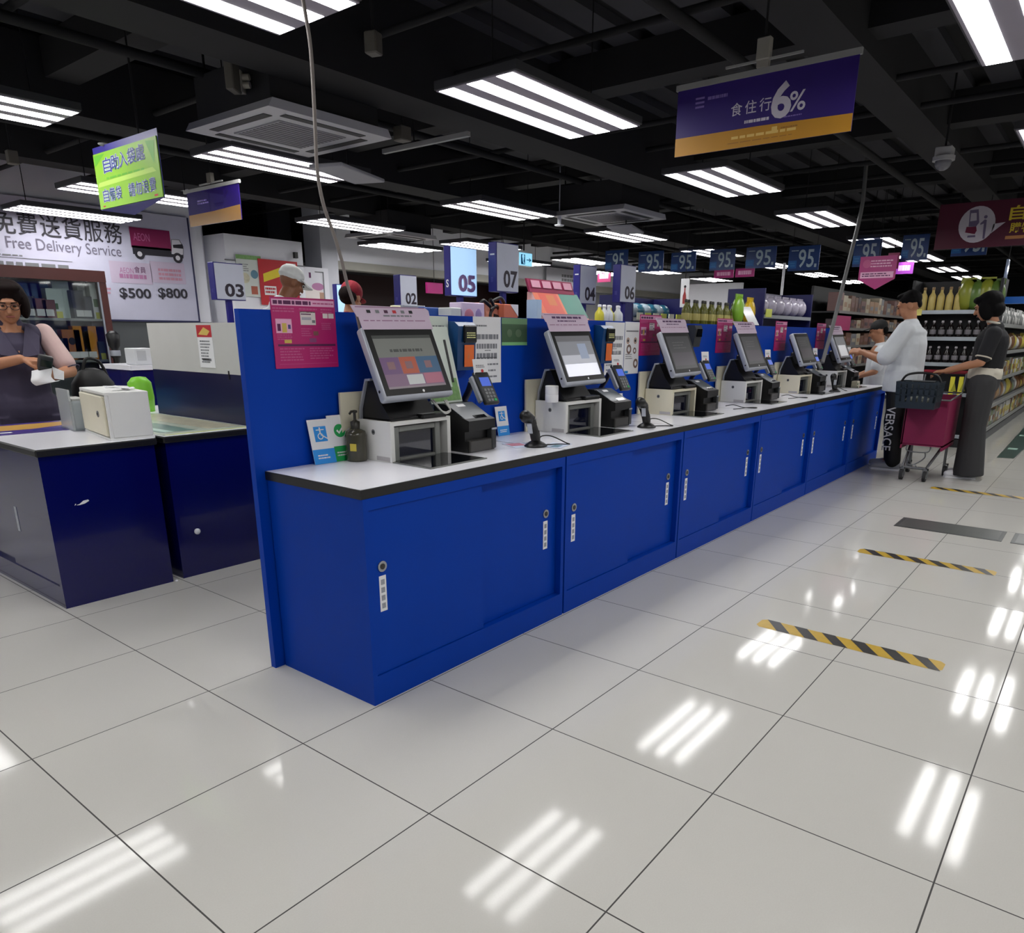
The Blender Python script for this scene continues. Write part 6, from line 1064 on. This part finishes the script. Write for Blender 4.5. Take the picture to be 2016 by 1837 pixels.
# ---- cashier
t = thing('person', 'cashier in a violet-grey vest over pink sleeves holding a card terminal', 'person', (.515, 4.78, 0), PI-.12); vest = P('violet_grey_vest', 62, 56, 78, .8, bump=.2, scale=16); pk = P('pale_pink_sleeve', 206, 176, 172, .8)
b = MB(); R, q = head(b, (-.01, .06, 1.475), -.2, -.30, skin, .97); b.cap((0, 0, 1.33), (0, .03, 1.42), .052, .05, skin); b.cap((0, -.01, .85), (0, -.01, 1.22), .14, .14, skin); b.cap((0, .03, 1.25), (0, .015, 1.33), .095, .06, skin)
wl1 = V((.03, .30, 1.155)); e1 = V((.24, .17, 1.10)); s1 = V((.185, -.01, 1.305)); b.cap(s1, e1, .052, .042, skin); b.cap(e1, wl1, .041, .028, skin); hand(b, wl1, (-1, .15, -.12), (0, -.3, -1), (0, 1, .3), skin, .55)
e2 = V((-.27, .10, 1.07)); w2 = V((-.135, .27, 1.05)); s2 = V((-.185, -.01, 1.305)); b.cap(s2, e2, .052, .042, skin); b.cap(e2, w2, .041, .028, skin); hand(b, w2, (.45, .55, .42), (.8, -.3, .3), (-.2, .8, .4), skin, .6)
for sx in (-1, 1): b.cap((.09*sx, 0, .85), (.1*sx, 0, .45), .09, .06, skin); b.cap((.1*sx, 0, .45), (.1*sx, -.02, .08), .056, .038, skin); b.cap((.1*sx, -.02, .06), (.1*sx, .07, .045), .038, .032, skin)
b.solid('body', t, .006, 3); face(q, .97, t)
hb = P('dark_brown_hair', 22, 13, 12, .75, spec=.12, vary=.4, scale=40); b = MB(); b.ell(q(0, -.03, .055), .098, .105, .09, hb, 16, 10, R); b.ell(q(0, .035, .108), .08, .045, .034, hb, 14, 8, R)
for sx in (-1, 1): b.ell(q(.082*sx, -.012, -.005), .034, .07, .085, hb, 12, 8, R)
b.ell(q(0, -.07, -.03), .085, .05, .075, hb, 14, 8, R); b.solid('hair', t, .007, 3)
b = MB(); gm = P('brown_glasses_frame', 60, 34, 34, .4)
for sx in (-1, 1): b.tube([q(.033*sx+.024*math.cos(a), .103, .010+.018*math.sin(a)) for a in [2*PI*i/16 for i in range(16)]], .0022, gm, 6, True); b.tube([q(.056*sx, .101, .014), q(.076*sx, .0, .012)], .002, gm, 6)
b.tube([q(-.009, .105, .012), q(.009, .105, .012)], .002, gm, 6); b.build('glasses', t)
b = MB(); b.cap((0, -.01, .84), (0, -.005, 1.18), .175, .165, vest, 20); b.cap((-.105, -.01, 1.285), (.105, -.01, 1.285), .08, .08, vest); b.cap((0, -.02, 1.25), (0, -.02, 1.345), .14, .085, vest); b.cap((-.05, .03, .84), (.05, .03, .84), .15, .15, vest, 18); b.box(-.17, .17, -.16, .16, .74, .8, vest); v_ = b.solid('vest', t, .008, 4)
f = Fr((0, .152, 1.18), (-1, 0, 0), (0, -.10, .16)); b = MB(); b.poly(f, [(0, 0), (.058, .19), (-.058, .19)], .012, skin); b.build('neckline', v_, label='open neckline')
b = MB()
for sx in (-1, 1):
    w0 = [(.004*sx, .182, 1.15), (.10*sx, .165, 1.17), (.135*sx, .09, 1.28), (.075*sx, .06, 1.345), (.055*sx, .10, 1.30)]; nn = V((0, .012, .008)); b.add([V(p)+nn for p in w0]+[V(p)-nn for p in w0], [(0, 1, 2, 3, 4), (9, 8, 7, 6, 5)]+[(i, i+5, (i+1) % 5+5, (i+1) % 5) for i in range(5)], vest)
b.build('lapels', v_)
for s_, e in ((s1, e1), (s2, e2)): b = MB(); b.cap(s_, s_+(e-s_)*.8, .060, .064, pk); b.solid('pink_sleeve', t, .008, 3, label='pale pink sleeve')
for s_, e in ((s1, e1), (s2, e2)): b = MB(); ax = (e-s_).normalized(); c = s_+(e-s_)*.97; u = ax.orthogonal().normalized(); w_ = ax.cross(u); b.tube([c+(u*math.cos(a)+w_*math.sin(a))*.064 for a in [2*PI*i/18 for i in range(18)]], .004, vest, 6, True); b.build('sleeve_trim', t)
b = MB()
for sx in (-1, 1): b.cap((.09*sx, 0, .82), (.1*sx, 0, .1), .105, .075, bk)
b.solid('trousers', t, .01, 3)
for sx in (-1, 1): shoe(t, .1*sx, 0, (0, 1), black, black)
M_ = Matrix.Translation((.515, 4.78, 0)) @ Matrix.Rotation(PI-.12, 4, 'Z')
c = M_ @ V((-.075, .345, 1.095)); t = thing('card_terminal', 'dark card terminal held by the cashier', 'card reader', tuple(c), PI-.12); f = Fr((0, 0, 0), V((1, .1, .25)), V((-.2, .25, .95))); b = MB(); b.slab(f, -.038, -.08, .038, .085, -.02, .02, chg, .008, 2); b.build('terminal_body', t); b = MB(); b.slab(f, -.03, .02, .03, .06, -.022, -.0205, darkgl); b.build('display', t)
b = MB(); b.tube(spline([(0, 0, 0), (-.012, -.02, -.035), (-.05, -.03, -.05), (-.09, -.028, -.06)], 5), .003, paper, 6)
sec = spline([(.04, 0, .0), (.035, .025, -.03), (-.0, .03, -.055), (-.05, .03, -.06), (-.10, .035, -.075), (-.11, .03, -.11)], 5)
sec = spline([(0, .0, .0), (.01, .02, -.03), (.02, .035, -.06), (.0, .04, -.085), (-.025, .03, -.08)], 5); vs = []
for p in sec: vs += [p+V((-.055, 0, .01)), p+V((.055, 0, -.012))]
b = MB(); b.add(vs, [(2*i, 2*i+1, 2*i+3, 2*i+2) for i in range(len(sec)-1)], paper, True); b.add([V((-.11, .02, -.02)), V((-.055, .0, .01)), V((-.05, .025, -.06)), V((-.10, .03, -.07))], [(0, 1, 2, 3)], paper)
o = one('receipt', b, 'curling white receipt hanging from the held card terminal', 'receipt', tuple(M_ @ V((-.06, .36, 1.10))), PI-.12); sd_ = o.modifiers.new('thickness', 'SOLIDIFY'); sd_.thickness = .0008
b = MB(); b.lathe([(0, 0), (.13, 0), (.16, .08), (.15, .2), (.09, .28), (.03, .30), (0, .30)], (0, 0, 0), P('black_bag', 12, 12, 14, .6), 14, sx=.9, sy=.6); b.tube(spline([(-.05, 0, .28), (-.02, 0, .36), (.06, 0, .34), (.1, 0, .24)], 5), .01, P('black_bag', 12, 12, 14, .6)); p = AY(122, 760, 4.72); one('shoulder_bag', b, 'black bag beside the cashier behind the leaflet holder', 'bag', (p.x+.2, 4.74, .78))
t = thing('stool', 'grey tubular chair partly seen at the left edge beside the cashier', 'chair', (.05, 4.75, 0)); b = MB(); tb = P('grey_tube', 84, 90, 100, .3, metal=.5); b.tube(spline([(.18, .0, 0), (.18, .0, .7), (.15, 0, .98), (.0, 0, 1.02), (-.15, 0, .98), (-.18, 0, .7), (-.18, 0, 0)], 6), .014, tb); b.tube([(.18, .36, 0), (.18, .36, .45), (.18, 0, .45)], .012, tb); b.tube([(-.18, .36, 0), (-.18, .36, .45), (-.18, 0, .45)], .012, tb); b.build('frame', t); b = MB(); b.box(-.19, .19, 0, .38, .45, .49, navy, .01); b.build('seat', t); b = MB(); b.box(-.16, .16, -.02, .02, .7, .95, P('blue_chair_back', 30, 34, 110, .6), .01); b.build('backrest', t)
# ---- man in the white cap behind the panel
M0 = AY(564, 557, 4.0)
t = thing('person', 'man in a white cap and white shirt looking down behind the blue panel', 'person', (M0.x, 4.02, 0), -1.75); zc_ = M0.z-.0; b = MB(); R, q = head(b, (0, .05, zc_), .05, -.42, skin3, .88); b.cap((0, -.06, zc_-.2), (0, .02, zc_-.06), .055, .052, skin3); b.cap((0, -.06, zc_-.6), (0, -.06, zc_-.26), .13, .12, skin3)
for sx in (-1, 1):
    s_ = V((.19*sx, -.06, zc_-.24)); e = V((.24*sx, .0, zc_-.52)); w_ = V((.14*sx, .26, zc_-.52)); b.cap(s_, e, .05, .04, skin3); b.cap(e, w_, .04, .027, skin3); hand(b, w_, (-.2*sx, 1, 0), (0, 0, -1), (-sx, 0, .2), skin3, .6)
    b.cap((.09*sx, -.04, zc_-.72), (.1*sx, -.03, .48), .09, .058, skin3); b.cap((.1*sx, -.03, .48), (.1*sx, -.05, .09), .055, .037, skin3); b.cap((.1*sx, -.05, .06), (.1*sx, .04, .045), .038, .032, skin3)
b.solid('body', t, .007, 3); face(q, .88, t); cpm = P('white_cotton_cap', 216, 218, 214, .8, bump=.2, scale=20)
b = MB(); b.ell(q(0, -.018, .062), .076, .092, .069, cpm, 18, 12, R); b.ell(q(0, -.02, .045), .077, .094, .027, cpm, 18, 8, R); cp = b.solid('cap', t, .006, 2); b = MB(); vs = []
for i in range(11): a = PI*(.08+.84*i/10); vs += [q(.082*math.cos(a), .075*math.sin(a)+.01, .045), q(.072*math.cos(a), .075+.105*math.sin(a), .028-.02*math.cos(a)**2)]
b.add(vs, [(2*i, 2*i+2, 2*i+3, 2*i+1) for i in range(10)], cpm, True); o = b.build('visor', cp); m_ = o.modifiers.new('thickness', 'SOLIDIFY'); m_.thickness = .005
b = MB(); b.cap((-.14, -.06, zc_-.24), (.14, -.06, zc_-.24), .085, .085, ts); b.cap((0, -.06, zc_-.26), (0, -.045, zc_-.165), .14, .085, ts); b.cap((0, -.05, zc_-.78), (0, -.06, zc_-.34), .165, .16, ts, 18)
for sx in (-1, 1): b.cap((.19*sx, -.06, zc_-.24), (.23*sx, -.015, zc_-.45), .078, .075, ts)
b.solid('shirt', t, .009, 4); b = MB()
for sx in (-1, 1): b.cap((.085*sx, -.04, zc_-.76), (.1*sx, -.04, .1), .11, .08, P('grey_trousers', 70, 72, 78, .8))
b.solid('trousers', t, .01, 3)
for sx in (-1, 1): shoe(t, .1*sx, -.02, (0, 1), black, black)
# ---- person in the red cap further back
M0 = AY(690, 588, 4.4); zc_ = M0.z; t = thing('person', 'person in a red cap with a dark hair bun, head just above the panel', 'person', (M0.x, 4.42, 0), -1.2); b = MB(); R, q = head(b, (0, .04, zc_), 0, -.4, skin, 1.0); b.cap((0, -.05, zc_-.2), (0, .02, zc_-.06), .05, .048, skin); b.cap((0, -.05, zc_-.62), (0, -.05, zc_-.26), .12, .11, skin)
for sx in (-1, 1):
    s_ = V((.16*sx, -.05, zc_-.24)); e = V((.2*sx, .0, zc_-.5)); w_ = V((.12*sx, .24, zc_-.5)); b.cap(s_, e, .045, .036, skin); b.cap(e, w_, .036, .025, skin); hand(b, w_, (-.2*sx, 1, 0), (0, 0, -1), (-sx, 0, .2), skin, .6)
    b.cap((.085*sx, -.04, zc_-.7), (.09*sx, -.03, .45), .085, .056, skin); b.cap((.09*sx, -.03, .45), (.09*sx, -.05, .08), .052, .035, skin); b.cap((.09*sx, -.05, .06), (.09*sx, .04, .045), .036, .03, skin)
b.solid('body', t, .007, 3); face(q, 1, t); rcp = P('red_cotton_cap', 140, 26, 42, .8)
b = MB(); b.ell(q(0, -.012, .06), .088, .104, .085, rcp, 18, 12, R); b.ell(q(0, .12, .045), .06, .07, .012, rcp, 14, 8, R); b.solid('cap', t, .006, 2); b = MB(); b.ell(q(0, -.1, .0), .06, .05, .06, hb, 14, 8, R); b.ell(q(0, -.055, -.01), .078, .06, .06, hb, 14, 8, R); b.solid('hair', t, .007, 2)
b = MB(); b.cap((-.12, -.05, zc_-.24), (.12, -.05, zc_-.24), .08, .08, rcp); b.cap((0, -.05, zc_-.76), (0, -.05, zc_-.3), .15, .15, rcp, 18); b.cap((0, -.05, zc_-.24), (0, -.045, zc_-.17), .11, .07, rcp)
for sx in (-1, 1): b.cap((.16*sx, -.05, zc_-.24), (.19*sx, -.01, zc_-.42), .068, .066, rcp)
b.solid('red_shirt', t, .009, 4); b = MB()
for sx in (-1, 1): b.cap((.08*sx, -.04, zc_-.74), (.09*sx, -.04, .1), .105, .075, bk)
b.solid('trousers', t, .01, 3)
for sx in (-1, 1): shoe(t, .09*sx, -.02, (0, 1), black, black)
